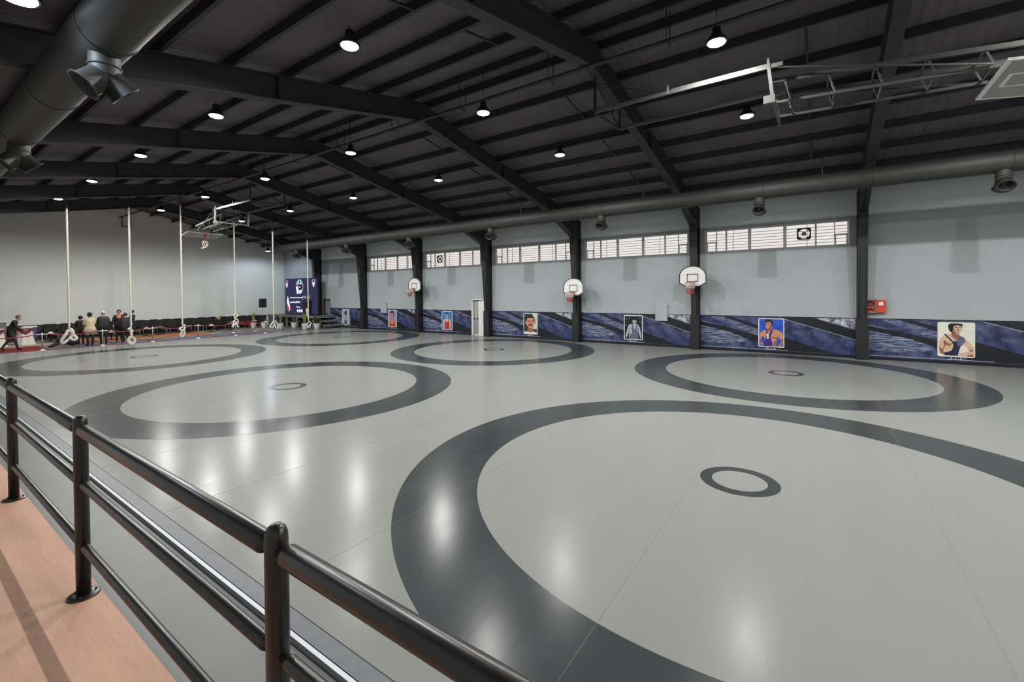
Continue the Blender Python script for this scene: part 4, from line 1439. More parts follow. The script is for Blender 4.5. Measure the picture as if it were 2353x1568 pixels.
for i, x in enumerate(xs_):
    tt = t0 if i == 0 else dup(t0)
    tt['label'] = 'black armchair against the far gable wall, %s from the left' % NTH[i]
    tt.location = (x, 38.62, FLOOR_Z)
xs2 = [9.2 + 0.74 * i for i in range(12)]
for i, x in enumerate(xs2):
    tt = dup(t0)
    tt['label'] = 'black armchair in the front row before the gable chairs, %s from the left' % NTH[i]
    tt['group'] = 'black armchairs in the second row'
    tt.location = (x, 37.35, FLOOR_Z)

# ------------------------------------------------------------------ low tables with white tableware
b = BM(); lathe(b, [(0.38, 0.42), (0.40, 0.43), (0.40, 0.455), (0.38, 0.46)], 24)
me_tt = mesh('tabletop', b, mat('table_dark', (0.03, 0.022, 0.02), 0.35))
b = BM(); cyl(b, (0, 0, 0.02), (0, 0, 0.43), 0.03, n=10)
me_tl = mesh('stem', b, M_steel)
b = BM(); lathe(b, [(0.22, 0.0), (0.22, 0.015), (0.05, 0.03)], 20)
me_tb = mesh('foot', b, M_steel)
b = BM(); lathe(b, [(0.06, 0.0), (0.10, 0.006), (0.20, 0.035), (0.21, 0.04), (0.19, 0.034), (0.08, 0.012)], 24)
me_plate = mesh('plate', b, M_white)
b = BM(); bx(b, (-0.12, -0.07, 0.0), (0.12, 0.07, 0.07))
bx(b, (-0.04, -0.015, 0.068), (0.04, 0.015, 0.12))
me_box = mesh('tissue_box', b, M_white)
TAB = [(5.95, 36.4, 'behind the leftmost climbing rope', 'tissue_box'), (6.28, 33.2, 'beside the woman in the cream coat', 'plate'), (7.25, 33.9, 'behind the white-haired man', 'plate'), (8.15, 34.4, 'behind the man with an orange scarf', 'tissue_box'),
       (8.95, 34.2, 'right of the group, on the golden rug', 'plate'), (10.15, 35.6, 'at the edge of the golden rug', 'tissue_box'), (11.1, 36.3, 'on the rust rug, left of the third rope', 'plate'),
       (12.7, 36.3, 'on the rust rug, right of the third rope', 'plate'), (13.7, 35.2, 'on the brown rug, left of the fourth rope', 'tissue_box'), (15.3, 36.0, 'on the brown rug, right of the fourth rope', 'plate')]
for x, y, w, what in TAB:
    t = thing('low_table', (x, y, FLOOR_Z + 0.015), 0, 'small dark round table ' + w, 'table', 'small dark tables on the rugs')
    obj('tabletop', me_tt, parent=t); obj('stem', me_tl, parent=t); obj('foot', me_tb, parent=t)
    o = obj(what, me_plate if what == 'plate' else me_box, loc=(x, y, FLOOR_Z + 0.476))
    tag(o, ('white plate on the small table ' if what == 'plate' else 'white tissue box on the small table ') + w, 'plate' if what == 'plate' else 'box', 'white tableware')

# cloth-draped cocktail tables, crate, cabinet, cloth heap
def draped(x, y, label):
    t = thing('draped_table', (x, y, FLOOR_Z + 0.015), 0, label, 'table')
    b = BM()
    n = 36
    prof = [(0.27, 0.90), (0.285, 0.885), (0.29, 0.80), (0.30, 0.6), (0.335, 0.3), (0.40, 0.03), (0.42, 0.0)]
    rs = []
    for j, (r, z) in enumerate(prof):
        k_ = j / (len(prof) - 1)
        rs.append([b.verts.new(((r + 0.035 * k_ * math.sin(9 * 2 * PI * i / n)) * math.cos(2 * PI * i / n), (r + 0.035 * k_ * math.sin(9 * 2 * PI * i / n)) * math.sin(2 * PI * i / n), z)) for i in range(n)])
    for A, B in zip(rs, rs[1:]):
        bridge(b, A, B)
    cap(b, rs[0])
    obj('white_cloth', b, mat('table_cloth', (0.66, 0.62, 0.56), 0.8), t)
    b = BM()
    rs = []
    for j, (r, z) in enumerate([(0.30, 0.885), (0.305, 0.80), (0.32, 0.66)]):
        rs.append([b.verts.new((r * math.cos(2 * PI * i / n), r * math.sin(2 * PI * i / n), z - (0.10 * math.sin(3 * 2 * PI * i / n) if j == 2 else 0))) for i in range(n)])
    for A, B in zip(rs, rs[1:]):
        bridge(b, A, B)
    obj('maroon_overlay', b, mat('maroon_cloth', (0.12, 0.015, 0.05), 0.7), t)
    b = BM(); cyl(b, (0, 0, 0.885), (0, 0, 0.925), 0.31, n=30)
    obj('top', b, M_white, t)


draped(4.80, 35.4, 'white draped cocktail table right of the walking man')
draped(3.72, 35.0, 'white draped cocktail table behind the walking man at the picture edge')
t = thing('plastic_crate', (5.24, 37.2, FLOOR_Z + 0.0205), 0, 'blue plastic drinks crate behind the white draped table', 'crate')
b = BM(); bx(b, (-0.26, -0.2, 0), (0.26, 0.2, 0.86)); bmesh.ops.bevel(b, geom=b.edges[:], offset=0.03, segments=2, affect='EDGES')
obj('body', b, mat('crate_blue', (0.03, 0.06, 0.22), 0.4), t)
b = BM(); bx(b, (-0.28, -0.22, 0.84), (0.28, 0.22, 0.90))
obj('lid', b, M_white, t)
b = BM(); bx(b, (-0.16, -0.206, 0.35), (0.14, -0.2, 0.60))
obj('sticker', b, mat('pale_green_label', (0.35, 0.42, 0.33), 0.5), t)
t = thing('grey_cabinet', (4.12, 37.0, FLOOR_Z + 0.0205), 0, 'grey cabinet behind the walking man at the picture edge', 'cabinet')
b = BM(); bx(b, (-0.20, -0.2, 0), (0.20, 0.2, 1.20)); bmesh.ops.bevel(b, geom=b.edges[:], offset=0.02, segments=2, affect='EDGES')
obj('body', b, mat('bin_grey', (0.17, 0.16, 0.16), 0.5), t)
b = BM(); bx(b, (-0.22, -0.22, 1.19), (0.22, 0.22, 1.25))
obj('lid', b, M_white, t)
t = thing('cloth_heap', (5.75, 32.4, FLOOR_Z + 0.0205), 0, 'heap of dark blue and brown cloth on the floor below the leftmost rope', 'cloth')


def lump(cx, cy, cz, rx, ry, rz, seed, tilt=0):
    b = BM()
    ball(b, (0, 0, 0), rx, ry, rz, 18, 12)
    rnd = random.Random(seed)
    ph = [rnd.uniform(0, 6) for _ in range(6)]
    for v in b.verts:
        k_ = 1 + 0.12 * math.sin(9 * v.co.x + ph[0]) * math.cos(11 * v.co.y + ph[1]) + 0.08 * math.sin(21 * v.co.x + ph[2] + 8 * v.co.z)
        v.co = Vector((v.co.x * k_, v.co.y * k_, v.co.z * k_))
        x, z = v.co.x, v.co.z
        v.co.x, v.co.z = x * math.cos(tilt) - z * math.sin(tilt), x * math.sin(tilt) + z * math.cos(tilt)
        v.co += Vector((cx, cy, cz))
        v.co.z = max(v.co.z, 0.0)
    return b


obj('blue_cloth', lump(0.05, 0, 0.32, 0.34, 0.26, 0.24, 1, 0.15), mat('cloth_navy', (0.022, 0.022, 0.04), 0.8), t)
obj('brown_cloth', lump(-0.28, -0.05, 0.13, 0.34, 0.16, 0.09, 2, 0.5), mat('cloth_brown', (0.035, 0.018, 0.014), 0.8), t)
obj('pale_cloth', lump(0.12, 0.0, 0.56, 0.20, 0.16, 0.07, 3, 0.1), mat('cloth_pale', (0.32, 0.30, 0.28), 0.8), t)
obj('dark_cloth', lump(0.34, 0.05, 0.16, 0.24, 0.18, 0.13, 4, -0.2), mat('cloth_navy', (0.022, 0.022, 0.04), 0.8), t)

# flowers on an armchair table
def plant(x, y, z, label, pot, kind, h, name='potted_plant', s=1.0):
    t = thing(name, (x, y, z), random.uniform(0, 6), label, 'plant', 'plants around the stage')
    if pot:
        b = BM(); lathe(b, [(0.13 * s, 0.0), (0.15 * s, 0.02), (0.215 * s, 0.36 * s), (0.225 * s, 0.40 * s), (0.235 * s, 0.41 * s), (0.235 * s, 0.44 * s), (0.20 * s, 0.44 * s), (0.195 * s, 0.40 * s)], 24)
        obj('pot', b, M_pot, t)
        b = BM(); cyl(b, (0, 0, 0.36 * s), (0, 0, 0.405 * s), 0.195 * s, n=20)
        obj('soil', b, M_soil, t)
    z0 = 0.40 * s if pot else 0.0
    rnd = random.Random(int(x * 100))
    m_ = M_leaf if kind != 'sword_yellow' else M_leafy
    nl = 16 if kind.startswith('sword') else 26
    for part in range(nl):
        b = BM()
        a = rnd.uniform(0, 2 * PI)
        if kind.startswith('sword'):
            L, bend, wd, r0 = h * rnd.uniform(0.7, 1.0), rnd.uniform(0.02, 0.16), 0.055, rnd.uniform(0.0, 0.08)
        else:
            L, bend, wd, r0 = h * rnd.uniform(0.5, 1.0), rnd.uniform(0.15, 0.42), 0.075, 0.02
        pl, pr = [], []
        for j in range(6):
            f = j / 5
            r = r0 + bend * f ** 1.6
            zz = z0 + L * (f - (0.25 * f * f if not kind.startswith('sword') else 0))
            w_ = wd * (0.5 + 1.2 * f) * (1 - f ** 3) + 0.003
            ca, sa = math.cos(a), math.sin(a)
            pl.append(b.verts.new((r * ca - w_ * sa, r * sa + w_ * ca, zz)))
            pr.append(b.verts.new((r * ca + w_ * sa, r * sa - w_ * ca, zz)))
        for j in range(5):
            f_ = b.faces.new((pl[j], pr[j], pr[j + 1], pl[j + 1])); f_.smooth = True
        obj('leaf', b, m_, t)
    return t


GF = FLOOR_Z + 0.002
plant(17.72, 33.6, GF, 'green plant in a white pot behind the fifth climbing rope', True, 'sword_yellow', 0.72)
plant(18.75, 33.55, GF, 'dark green snake plant in a white pot before the stage', True, 'sword', 0.62)
plant(18.42, 31.5, GF, 'yellow-green snake plant in a white pot behind the rightmost rope', True, 'sword_yellow', 0.85)
plant(18.92, 30.75, GF, 'bright green bushy plant in a white pot beside the stage steps', True, 'bush', 0.75)
plant(16.9, 36.0, FLOOR_Z + 0.015, 'tall yellow-green plant left of the loudspeaker stand', True, 'sword_yellow', 0.85)
plant(17.5, 35.6, GF, 'dark leafy plant under the loudspeaker', True, 'bush', 0.55)
t = thing('flower_arrangement', (14.75, 36.75, FLOOR_Z + 0.015), 0, 'small yellow flower arrangement on a black stand among the armchairs', 'flowers')
b = BM(); cyl(b, (0, 0, 0), (0, 0, 0.72), 0.03, n=10); lathe(b, [(0.12, 0.70), (0.16, 0.72), (0.16, 0.76), (0.12, 0.78)], 16); lathe(b, [(0.16, 0), (0.16, 0.02), (0.03, 0.03)], 16)
obj('stand', b, M_black, t)
for i in range(9):
    a = i * 2.4
    b = BM(); ball(b, (0.05 * math.sqrt(i) * math.cos(a), 0.05 * math.sqrt(i) * math.sin(a), 0.88 + 0.05 * math.cos(i * 1.7)), 0.055, n=8, m=6)
    obj('blossom', b, mat('blossom_yellow', (0.55, 0.33, 0.10), 0.6), t)

# ------------------------------------------------------------------ stage with steps
t = thing('stage_platform', (0, 0, 0), 0, 'grey modular stage deck in front of the display screen', 'stage')
SX0, SX1, SY0, SY1, SZ = 19.45, 20.98, 32.05, 38.9, 0.90
b = BM(); bx(b, (SX0, SY0, SZ - 0.06), (SX1, SY1, SZ))
obj('deck', b, M_stage, t)
b = BM(); bx(b, (SX0 - 0.02, SY0, SZ - 0.16), (SX0 + 0.02, SY1, SZ + 0.005)); bx(b, (SX0, SY0 - 0.02, SZ - 0.16), (SX1, SY0 + 0.02, SZ + 0.005))
obj('fascia', b, M_grey, t)
b = BM(); bx(b, (-0.06, -0.06, FLOOR_Z), (0.06, 0.06, SZ - 0.06))
me_sl = mesh('leg', b, M_grey)
for y in (32.15, 34.45, 36.0, 37.6, 38.7):
    obj('leg', me_sl, parent=t, loc=(SX0 + 0.07, y, 0))
    obj('leg', me_sl, parent=t, loc=(20.8, y, 0))
for i, y in enumerate((34.45, 36.0, 37.6)):
    b = BM(); bx(b, (SX0 + 0.04, y - 0.02, 0.35), (20.8, y + 0.02, 0.40))
    obj('cross_rail', b, M_grey, t)
b = BM(); bx(b, (20.2, SY0 + 0.1, FLOOR_Z), (20.24, SY1, SZ - 0.06))
obj('black_backing', b, M_black, t)
t = thing('stage_steps', (0, 0, 0), 0, 'grey open steps leading up to the stage beside the mural', 'steps')
STEPS = [(30.45, 30.95, 0.30), (30.95, 31.45, 0.60)]
for y0_, y1_, z_ in STEPS:
    b = BM(); bx(b, (19.3, y0_, z_ - 0.05), (20.93, y1_, z_)); bx(b, (19.3, y0_, z_ - 0.14), (20.93, y0_ + 0.03, z_ - 0.03))
    obj('tread', b, M_grey, t)
    for x_ in (19.36, 20.85):
        b = BM(); bx(b, (x_ - 0.03, y0_ + 0.02, FLOOR_Z), (x_ + 0.03, y0_ + 0.08, z_ - 0.05)); bx(b, (x_ - 0.03, y1_ - 0.08, FLOOR_Z), (x_ + 0.03, y1_ - 0.02, z_ - 0.05))
        obj('leg', b, M_grey, t)
b = BM(); bx(b, (19.4, 31.46, SZ - 0.05), (20.93, 32.02, SZ)); bx(b, (19.4, 31.46, SZ - 0.14), (20.93, 31.49, SZ - 0.03))
obj('tread', b, M_grey, t)
for x_ in (19.46, 20.85):
    b = BM(); bx(b, (x_ - 0.03, 31.49, FLOOR_Z), (x_ + 0.03, 31.55, SZ - 0.05))
    obj('leg', b, M_grey, t)

# ------------------------------------------------------------------ display screen
SCX, SCY0, SCY1, SCZ0, SCZ1 = 20.16, 32.58, 37.36, 0.98, 3.90
SW, SH = SCY1 - SCY0, SCZ1 - SCZ0
t = thing('display_screen', (SCX, SCY1, SCZ0), 0, 'large dark navy display screen with white lettering on the stage', 'screen')
b = BM(); bx(b, (0.0, -SW, -0.07), (0.12, 0, SH))
obj('cabinet', b, M_black, t)
E_navy = emit_mat('screen_navy', c(52, 56, 84), 1.0)
E_white = emit_mat('screen_white', (0.90, 0.90, 1.0), 1.0)
E_red = emit_mat('screen_red', c(214, 34, 52), 1.0)
E_orange = emit_mat('screen_orange', c(240, 120, 60), 1.0)
E_blue = emit_mat('screen_pale_blue', c(176, 206, 222), 1.0)
E_green = emit_mat('screen_green', c(120, 170, 140), 1.0)
E_pink = emit_mat('screen_pink', c(240, 170, 190), 1.0)
E_dark = emit_mat('screen_dark', c(34, 30, 52), 1.0)
b = BM(); poly(b, [(-0.002, 0, 0.02), (-0.002, -SW, 0.02), (-0.002, -SW, SH), (-0.002, 0, SH)])
obj('display', b, E_navy, t)


def spx(px, py):
    """picture position inside the 1200 x 1230 screen artwork -> local u, v"""
    return (px / 1200.0 * SW, SH - py / 1230.0 * SH)


def sp(polys, layer, m_, nm):
    b = BM()
    for p in polys:
        poly(b, [(-0.003 - layer * 0.0008, -spx(x, y)[0], spx(x, y)[1]) for x, y in p])
    return obj(nm, b, m_, t)


# oval photograph
sp([ell(555, 290, 130, 250, 28)], 0, E_blue, 'oval_picture')
sp([ell(460, 250, 40, 70, 12), ell(650, 250, 45, 90, 12)], 1, E_green, 'oval_foliage')
sp([[(455, 250), (500, 210), (640, 215), (670, 300), (630, 430), (520, 430), (490, 330)], ell(560, 120, 26, 40, 12)], 2, E_dark, 'oval_figure')
sp([ell(560, 300, 36, 34, 14), [(430, 270), (520, 255), (520, 280), (430, 290)]], 3, E_pink, 'oval_blossom')
sp([[(415, 300), (490, 290), (520, 380), (530, 480), (490, 540), (450, 530), (440, 420)], ell(590, 450, 50, 60, 12)], 4, E_white, 'oval_cloth')
# corner emblems
for ox, k_ in ((70, 1.0), (1065, 1.15)):
    sp([[(ox - 50 * k_, 150), (ox - 46 * k_, 90), (ox, 40), (ox + 46 * k_, 90), (ox + 50 * k_, 150), (ox + 34 * k_, 150), (ox + 28 * k_, 100), (ox, 66), (ox - 28 * k_, 100), (ox - 34 * k_, 150)]], 1, E_pink, 'emblem_arch')
    sp([[(ox - 28 * k_, 150), (ox + 28 * k_, 150), (ox + 44 * k_, 230), (ox + 22 * k_, 230), (ox + 20 * k_, 310), (ox - 22 * k_, 310), (ox - 22 * k_, 230), (ox - 44 * k_, 230)]], 2, E_white, 'emblem_body')
# flag
sp([[(95, 610), (115, 650), (170, 900), (192, 1090), (180, 1110), (120, 1165), (80, 1020), (62, 880), (66, 760)]], 1, E_white, 'flag_white')
sp([[(64, 850), (75, 865), (165, 1090), (120, 1140), (84, 1020), (60, 900)]], 2, E_red, 'flag_red')
sp([[(56, 930), (66, 930), (120, 1140), (182, 1096), (184, 1112), (120, 1168), (82, 1050)]], 3, E_orange, 'flag_fringe')
# small circles and underline
for i in range(3):
    sp([ell(478 + 74 * i, 1120, 34, 54, 18)], 1, E_white, 'badge_disc')
sp([[(420, 968), (560, 985), (570, 1020), (430, 1002)]], 1, E_white, 'subtitle_bar')


def lettering(txt, x0, x1, y0, y1, nm, squash=True):
    cu = bpy.data.curves.new(nm, 'FONT')
    cu.body = txt
    o = bpy.data.objects.new(nm, cu)
    COL.objects.link(o)
    bpy.context.view_layer.update()
    me = bpy.data.meshes.new_from_object(o.evaluated_get(bpy.context.evaluated_depsgraph_get()))
    bpy.data.objects.remove(o)
    xs = [v.co.x for v in me.vertices]
    ys_ = [v.co.y for v in me.vertices]
    a, bb, c0, c1 = min(xs), max(xs), min(ys_), max(ys_)
    for v in me.vertices:
        px = x0 + (v.co.x - a) / (bb - a) * (x1 - x0)
        py = y1 + (v.co.y - c0) / (c1 - c0) * (y0 - y1)
        u, w = spx(px, py)
        v.co = (-0.0045, -u, w)
    me.materials.clear()
    me.materials.append(E_white)
    return obj(nm, me, parent=t)


lettering('\uFEA1\uFE8E\uFE98\uFE98\uFED3\uFE8D', 650, 800, 590, 725, 'lettering')
lettering('\uFEE6\uFBFF\uFBFE\uFE81', 815, 930, 590, 700, 'lettering')
# the smaller lines are only legible as rows of joined script strokes
b = BM()
rnd = random.Random(5)


def script_row(b, x0, x1, y, hgt, step):
    x = x0
    lines = []
    while x < x1:
        w_ = step * rnd.uniform(0.7, 1.2)
        lines.append([(x, y), (x + w_ * 0.3, y + hgt * rnd.uniform(0.1, 0.5)), (x + w_ * 0.6, y - hgt * rnd.uniform(0.2, 0.9)), (x + w_, y)])
        x += w_
    for ln in lines:
        pp = [spx(*q) for q in ln]
        strokes(b, [pp], 0.030, lambda u, v: (-0.0045, -u, v))


script_row(b, 190, 640, 668, 16, 26)
script_row(b, 200, 560, 830, 46, 34)
script_row(b, 850, 900, 800, 12, 22)
obj('script_lines', b, E_white, t)
# side clamps on the screen edge
for i in range(10):
    b = BM(); bx(b, (0.02, -SW - 0.035, 0.10 + i * 0.285), (0.09, -SW, 0.17 + i * 0.285))
    obj('side_clamp', b, M_black, t)

# ------------------------------------------------------------------ loudspeakers
def speaker(x, y, z0, zc, w, h, label, rz=0, tripod=True):
    t = thing('loudspeaker', (x, y, z0), rz, label, 'loudspeaker')
    b = BM()
    prism(b, [(-w / 2, -0.18), (w / 2, -0.18), (w / 2 * 0.7, 0.2), (-w / 2 * 0.7, 0.2)], 'z', zc - z0 - h / 2, zc - z0 + h / 2)
    bmesh.ops.bevel(b, geom=b.edges[:], offset=0.03, segments=2, affect='EDGES')
    obj('cabinet', b, M_black, t)
    b = BM(); bx(b, (-w / 2 + 0.04, -0.19, zc - z0 - h / 2 + 0.04), (w / 2 - 0.04, -0.178, zc - z0 + h / 2 - 0.04))
    obj('grille', b, mat('speaker_grille', (0.018, 0.018, 0.026), 0.6, bump=0.3, bscale=200), t)
    b = BM(); cyl(b, (0, 0, 0.25), (0, 0, zc - z0 - h / 2 + 0.05), 0.018, n=10)
    obj('pole', b, M_grey, t)
    for i in range(3):
        a = 2 * PI * i / 3 + 0.4
        b = BM(); tube(b, [(0, 0, 0.42), (0.32 * math.cos(a), 0.32 * math.sin(a), 0.0)], 0.012, 6)
        obj('leg', b, M_grey, t)


speaker(17.75, 36.3, FLOOR_Z, 1.92, 0.52, 0.70, 'black loudspeaker on a stand beside the fifth climbing rope', 0.45)
t = thing('lectern', (19.92, 33.62, SZ + 0.007), 0, 'black lectern standing on the stage in front of the screen', 'lectern')
b = BM(); bx(b, (-0.22, -0.42, 0.0), (0.20, 0.42, 0.06))
obj('base', b, M_black, t)
b = BM(); prism(b, [(-0.12, 0.06), (0.14, 0.06), (0.17, 1.10), (-0.17, 1.02)], 'y', -0.36, 0.36)
obj('body', b, mat('lectern_black', (0.012, 0.010, 0.010), 0.6), t)
b = BM(); prism(b, [(-0.26, 1.02), (0.20, 1.14), (0.20, 1.18), (-0.26, 1.07)], 'y', -0.46, 0.46)
obj('slanted_top', b, M_black, t)
for dy in (-0.1, 0.1):
    b = BM(); tube(b, [(0.12, dy, 1.15), (0.08, dy, 1.34), (0.0, dy, 1.40)], 0.010, 6); ball(b, (-0.01, dy, 1.405), 0.022, n=8, m=6)
    obj('microphone', b, M_black, t)
t = thing('pedestal', (19.58, 33.13, SZ + 0.006), 0, 'slim cream pedestal on the stage edge behind the rightmost rope', 'pedestal')
b = BM(); cyl(b, (0, 0, 0.03), (0, 0, 0.56), 0.075, n=16)
obj('shaft', b, M_pot, t)
b = BM(); cyl(b, (0, 0, 0), (0, 0, 0.035), 0.12, n=16); cyl(b, (0, 0, 0.55), (0, 0, 0.58), 0.10, n=16)
obj('cap_and_foot', b, M_pot, t)

# beam end box on the gable
t = thing('gable_bracket', (10.15, YG - 0.02, 7.28), 0, 'small grey square bracket frame under the gable peak', 'bracket')
b = BM()
bx(b, (-0.26, -0.05, 0), (-0.20, 0.02, 0.6)); bx(b, (0.20, -0.05, 0), (0.26, 0.02, 0.6)); bx(b, (-0.26, -0.05, -0.03), (0.26, 0.02, 0.04))
obj('frame', b, M_grey, t)

# ------------------------------------------------------------------ people
def person(loc, rz, label, H, pose, cols, hair, coat=None, female=False):
    """one continuous skinned body; local +y is the way the person faces"""
    k = H / 1.74
    J = {'pelvis': (0, 0, .95, .150, .115), 'waist': (0, .0, 1.10, .150, .112), 'chest': (0, 0, 1.30, .175, .125), 'upper': (0, 0, 1.42, .120, .095), 'neck': (0, .01, 1.50, .060, .060),
         'jaw': (0, .03, 1.575, .072, .080), 'head': (0, .025, 1.655, .078, .095), 'crown': (0, .015, 1.70, .055, .065)}
    for s, n in ((-1, 'l'), (1, 'r')):
        J['sh' + n] = (s * .175, 0, 1.425, .070, .070); J['el' + n] = (s * .235, -.03, 1.15, .052, .052); J['wr' + n] = (s * .235, .06, .91, .034, .038); J['ha' + n] = (s * .23, .09, .85, .026, .038)
        J['hi' + n] = (s * .085, 0, .90, .095, .100); J['kn' + n] = (s * .095, .02, .50, .064, .068); J['an' + n] = (s * .10, -.02, .10, .046, .050); J['to' + n] = (s * .11, .15, .045, .042, .038)
    for n, p in pose.items():
        J[n] = tuple(p) + J[n][3:]
    order = list(J)
    E_ = [('pelvis', 'waist'), ('waist', 'chest'), ('chest', 'upper'), ('upper', 'neck'), ('neck', 'jaw'), ('jaw', 'head'), ('head', 'crown')]
    for n in 'lr':
        E_ += [('upper', 'sh' + n), ('sh' + n, 'el' + n), ('el' + n, 'wr' + n), ('wr' + n, 'ha' + n), ('pelvis', 'hi' + n), ('hi' + n, 'kn' + n), ('kn' + n, 'an' + n), ('an' + n, 'to' + n)]
    me = bpy.data.meshes.new('body')
    me.from_pydata([Vector(J[n][:3]) * k for n in order], [(order.index(a), order.index(b_)) for a, b_ in E_], [])
    tmp = bpy.data.objects.new('body', me)
    COL.objects.link(tmp)
    sm = tmp.modifiers.new('skin', 'SKIN')
    for i, n in enumerate(order):
        me.skin_vertices[0].data[i].radius = (J[n][3] * k, J[n][4] * k)
        me.skin_vertices[0].data[i].use_root = (n == 'pelvis')
    ss = tmp.modifiers.new('sub', 'SUBSURF')
    ss.levels = ss.render_levels = 2
    bpy.context.view_layer.update()
    body = bpy.data.meshes.new_from_object(tmp.evaluated_get(bpy.context.evaluated_depsgraph_get()))
    bpy.data.objects.remove(tmp)
    body.materials.clear()
    for m_ in (cols['skin'], cols['top'], cols['legs'], cols['shoes'], cols.get('scarf', cols['top'])):
        body.materials.append(m_)
    # nearest bone decides the garment
    segs = [(Vector(J[a][:3]) * k, Vector(J[b_][:3]) * k, a, b_) for a, b_ in E_]
    for p in body.polygons:
        p.use_smooth = True
        cen = Vector(p.center)
        best, who, tt_ = 9, None, 0
        for a, b_, na, nb in segs:
            d = b_ - a
            q = max(0, min(1, (cen - a).dot(d) / d.length_squared))
            dd = (cen - a - d * q).length
            if dd < best:
                best, who, tt_ = dd, (na, nb), q
        a, b_ = who
        if b_ in ('jaw', 'head', 'crown') or (b_ == 'neck' and tt_ > 0.75) or b_.startswith('ha') or (b_.startswith('wr') and tt_ > 0.9):
            p.material_index = 0
        elif b_ == 'neck' or (a == 'upper' and cen.y > 0.05 * k and abs(cen.x) < 0.09 * k) or (a == 'chest' and cen.y > 0.05 * k and abs(cen.x) < 0.06 * k):
            p.material_index = 4
        elif b_.startswith('to') or (b_.startswith('an') and tt_ > 0.92):
            p.material_index = 3
        elif b_.startswith(('hi', 'kn', 'an')) or (b_ == 'waist' and tt_ < 0.05):
            p.material_index = 2 if cen.z < cols.get('hem', 0.86) * k else 1
        else:
            p.material_index = 1
    t = thing('person', loc, rz, label, 'person')
    obj('body', body, parent=t)
    # hands with five fingers
    for n, s in (('l', -1), ('r', 1)):
        w0, h0 = Vector(J['wr' + n][:3]) * k, Vector(J['ha' + n][:3]) * k
        d = (h0 - w0).normalized()
        side = Vector((0, 1, 0)) - d * d.y
        side.normalize()
        out = d.cross(side) * s
        b = BM()
        tube(b, [w0 + d * 0.01, h0, h0 + d * 0.035], 0.03, 8, radii=[0.026, 0.036, 0.030])
        for i, L in enumerate((0.075, 0.085, 0.08, 0.062)):
            base = h0 + d * 0.03 + side * (0.027 - 0.018 * i)
            tube(b, [base, base + d * L * 0.5, base + d * L * 0.85 - out * L * 0.35], 0.009, 6, radii=[0.0095, 0.009, 0.006])
        base = h0 + side * 0.03
        tube(b, [base, base + side * 0.022 + d * 0.03, base + side * 0.018 + d * 0.06], 0.01, 6, radii=[0.011, 0.010, 0.007])
        obj('hand', b, cols['skin'], t)
    hd = Vector(J['head'][:3]) * k
    jw = Vector(J['jaw'][:3]) * k
    f = Vector((0, 1, 0))
    up = (hd - jw).normalized()
    f = (f - up * up.y).normalized()
    r_ = f.cross(up)
    if pose.get('face'):
        pass
    b = BM()
    mid = (hd + jw) / 2
    nose = mid + f * 0.088 * k
    tube(b, [nose + up * 0.025, nose + f * 0.016, nose + f * 0.020 - up * 0.012, nose - up * 0.016], 0.01, 6, radii=[0.006, 0.011, 0.013, 0.008])
    for s in (-1, 1):
        ball(b, mid + r_ * (s * 0.080 * k) + up * 0.01, 0.012, 0.020, 0.030, 8, 6)
    obj('nose_and_ears', b, cols['skin'], t)
    b = BM()
    for s in (-1, 1):
        ball(b, mid + f * 0.084 * k + r_ * (s * 0.032 * k) + up * 0.022 * k, 0.011, 0.007, 0.006, 8, 6)
    tube(b, [mid + f * 0.086 * k - up * 0.045 * k + r_ * 0.022, mid + f * 0.091 * k - up * 0.047 * k, mid + f * 0.086 * k - up * 0.045 * k - r_ * 0.022], 0.004, 5)
    obj('eyes_and_mouth', b, mat('face_dark', (0.08, 0.04, 0.035), 0.5), t)
    # hair: cap over crown and back of head
    b = BM()
    cr = hd + up * 0.012 * k - f * 0.012 * k
    rr = 0.104 * k if not hair.get('scarf') else 0.118 * k
    ball(b, (0, 0, 0), rr * 0.92, rr * 1.08, rr * 1.05, 20, 14)
    kill = [v for v in b.verts if (v.co.y > 0.035 * k and v.co.z < 0.045 * k) or v.co.z < hair.get('low', -0.05) * k]
    bmesh.ops.delete(b, geom=kill, context='VERTS')
    Rm = Matrix((r_, f, up)).transposed()
    for v in b.verts:
        v.co = cr + Rm @ v.co
    o = obj('head_scarf' if hair.get('scarf') else 'hair', b, hair['mat'], t)
    so = o.modifiers.new('thick', 'SOLIDIFY')
    so.thickness = 0.012
    if coat:
        b = BM()
        rs = []
        n_ = 28
        for z, rx, ry in coat['prof']:
            rs.append([b.verts.new((rx * math.cos(2 * PI * i / n_) * k + coat.get('dx', 0), (ry * (1 + 0.03 * math.sin(7 * 2 * PI * i / n_)) * math.sin(2 * PI * i / n_) + coat.get('dy', 0)) * k, z * k)) for i in range(n_)])
        for A, B in zip(rs, rs[1:]):
            bridge(b, A, B)
        o = obj('coat', b, coat['mat'], t)
        so = o.modifiers.new('thick', 'SOLIDIFY')
        so.thickness = 0.015
    return t


def cloth(name, rgb):
    return mat('cloth_' + name, c(*rgb), 0.8, var=0.25, scale=8)


SKIN = M_skin
C_black = cloth('black', (24, 20, 22))
C_navy2 = cloth('jeans', (38, 44, 58))
C_green = cloth('dark_green', (36, 42, 40))
C_dk = cloth('charcoal', (30, 26, 32))
C_cream = cloth('cream', (190, 180, 146))
SHOE = cloth('shoe', (26, 18, 16))
HAIRB = mat('hair_dark', (0.02, 0.014, 0.011), 0.6)
HAIRG = mat('hair_grey_brown', (0.16, 0.11, 0.07), 0.6)
HAIRW = mat('hair_white', (0.55, 0.52, 0.48), 0.6)
PF = FLOOR_Z + 0.02
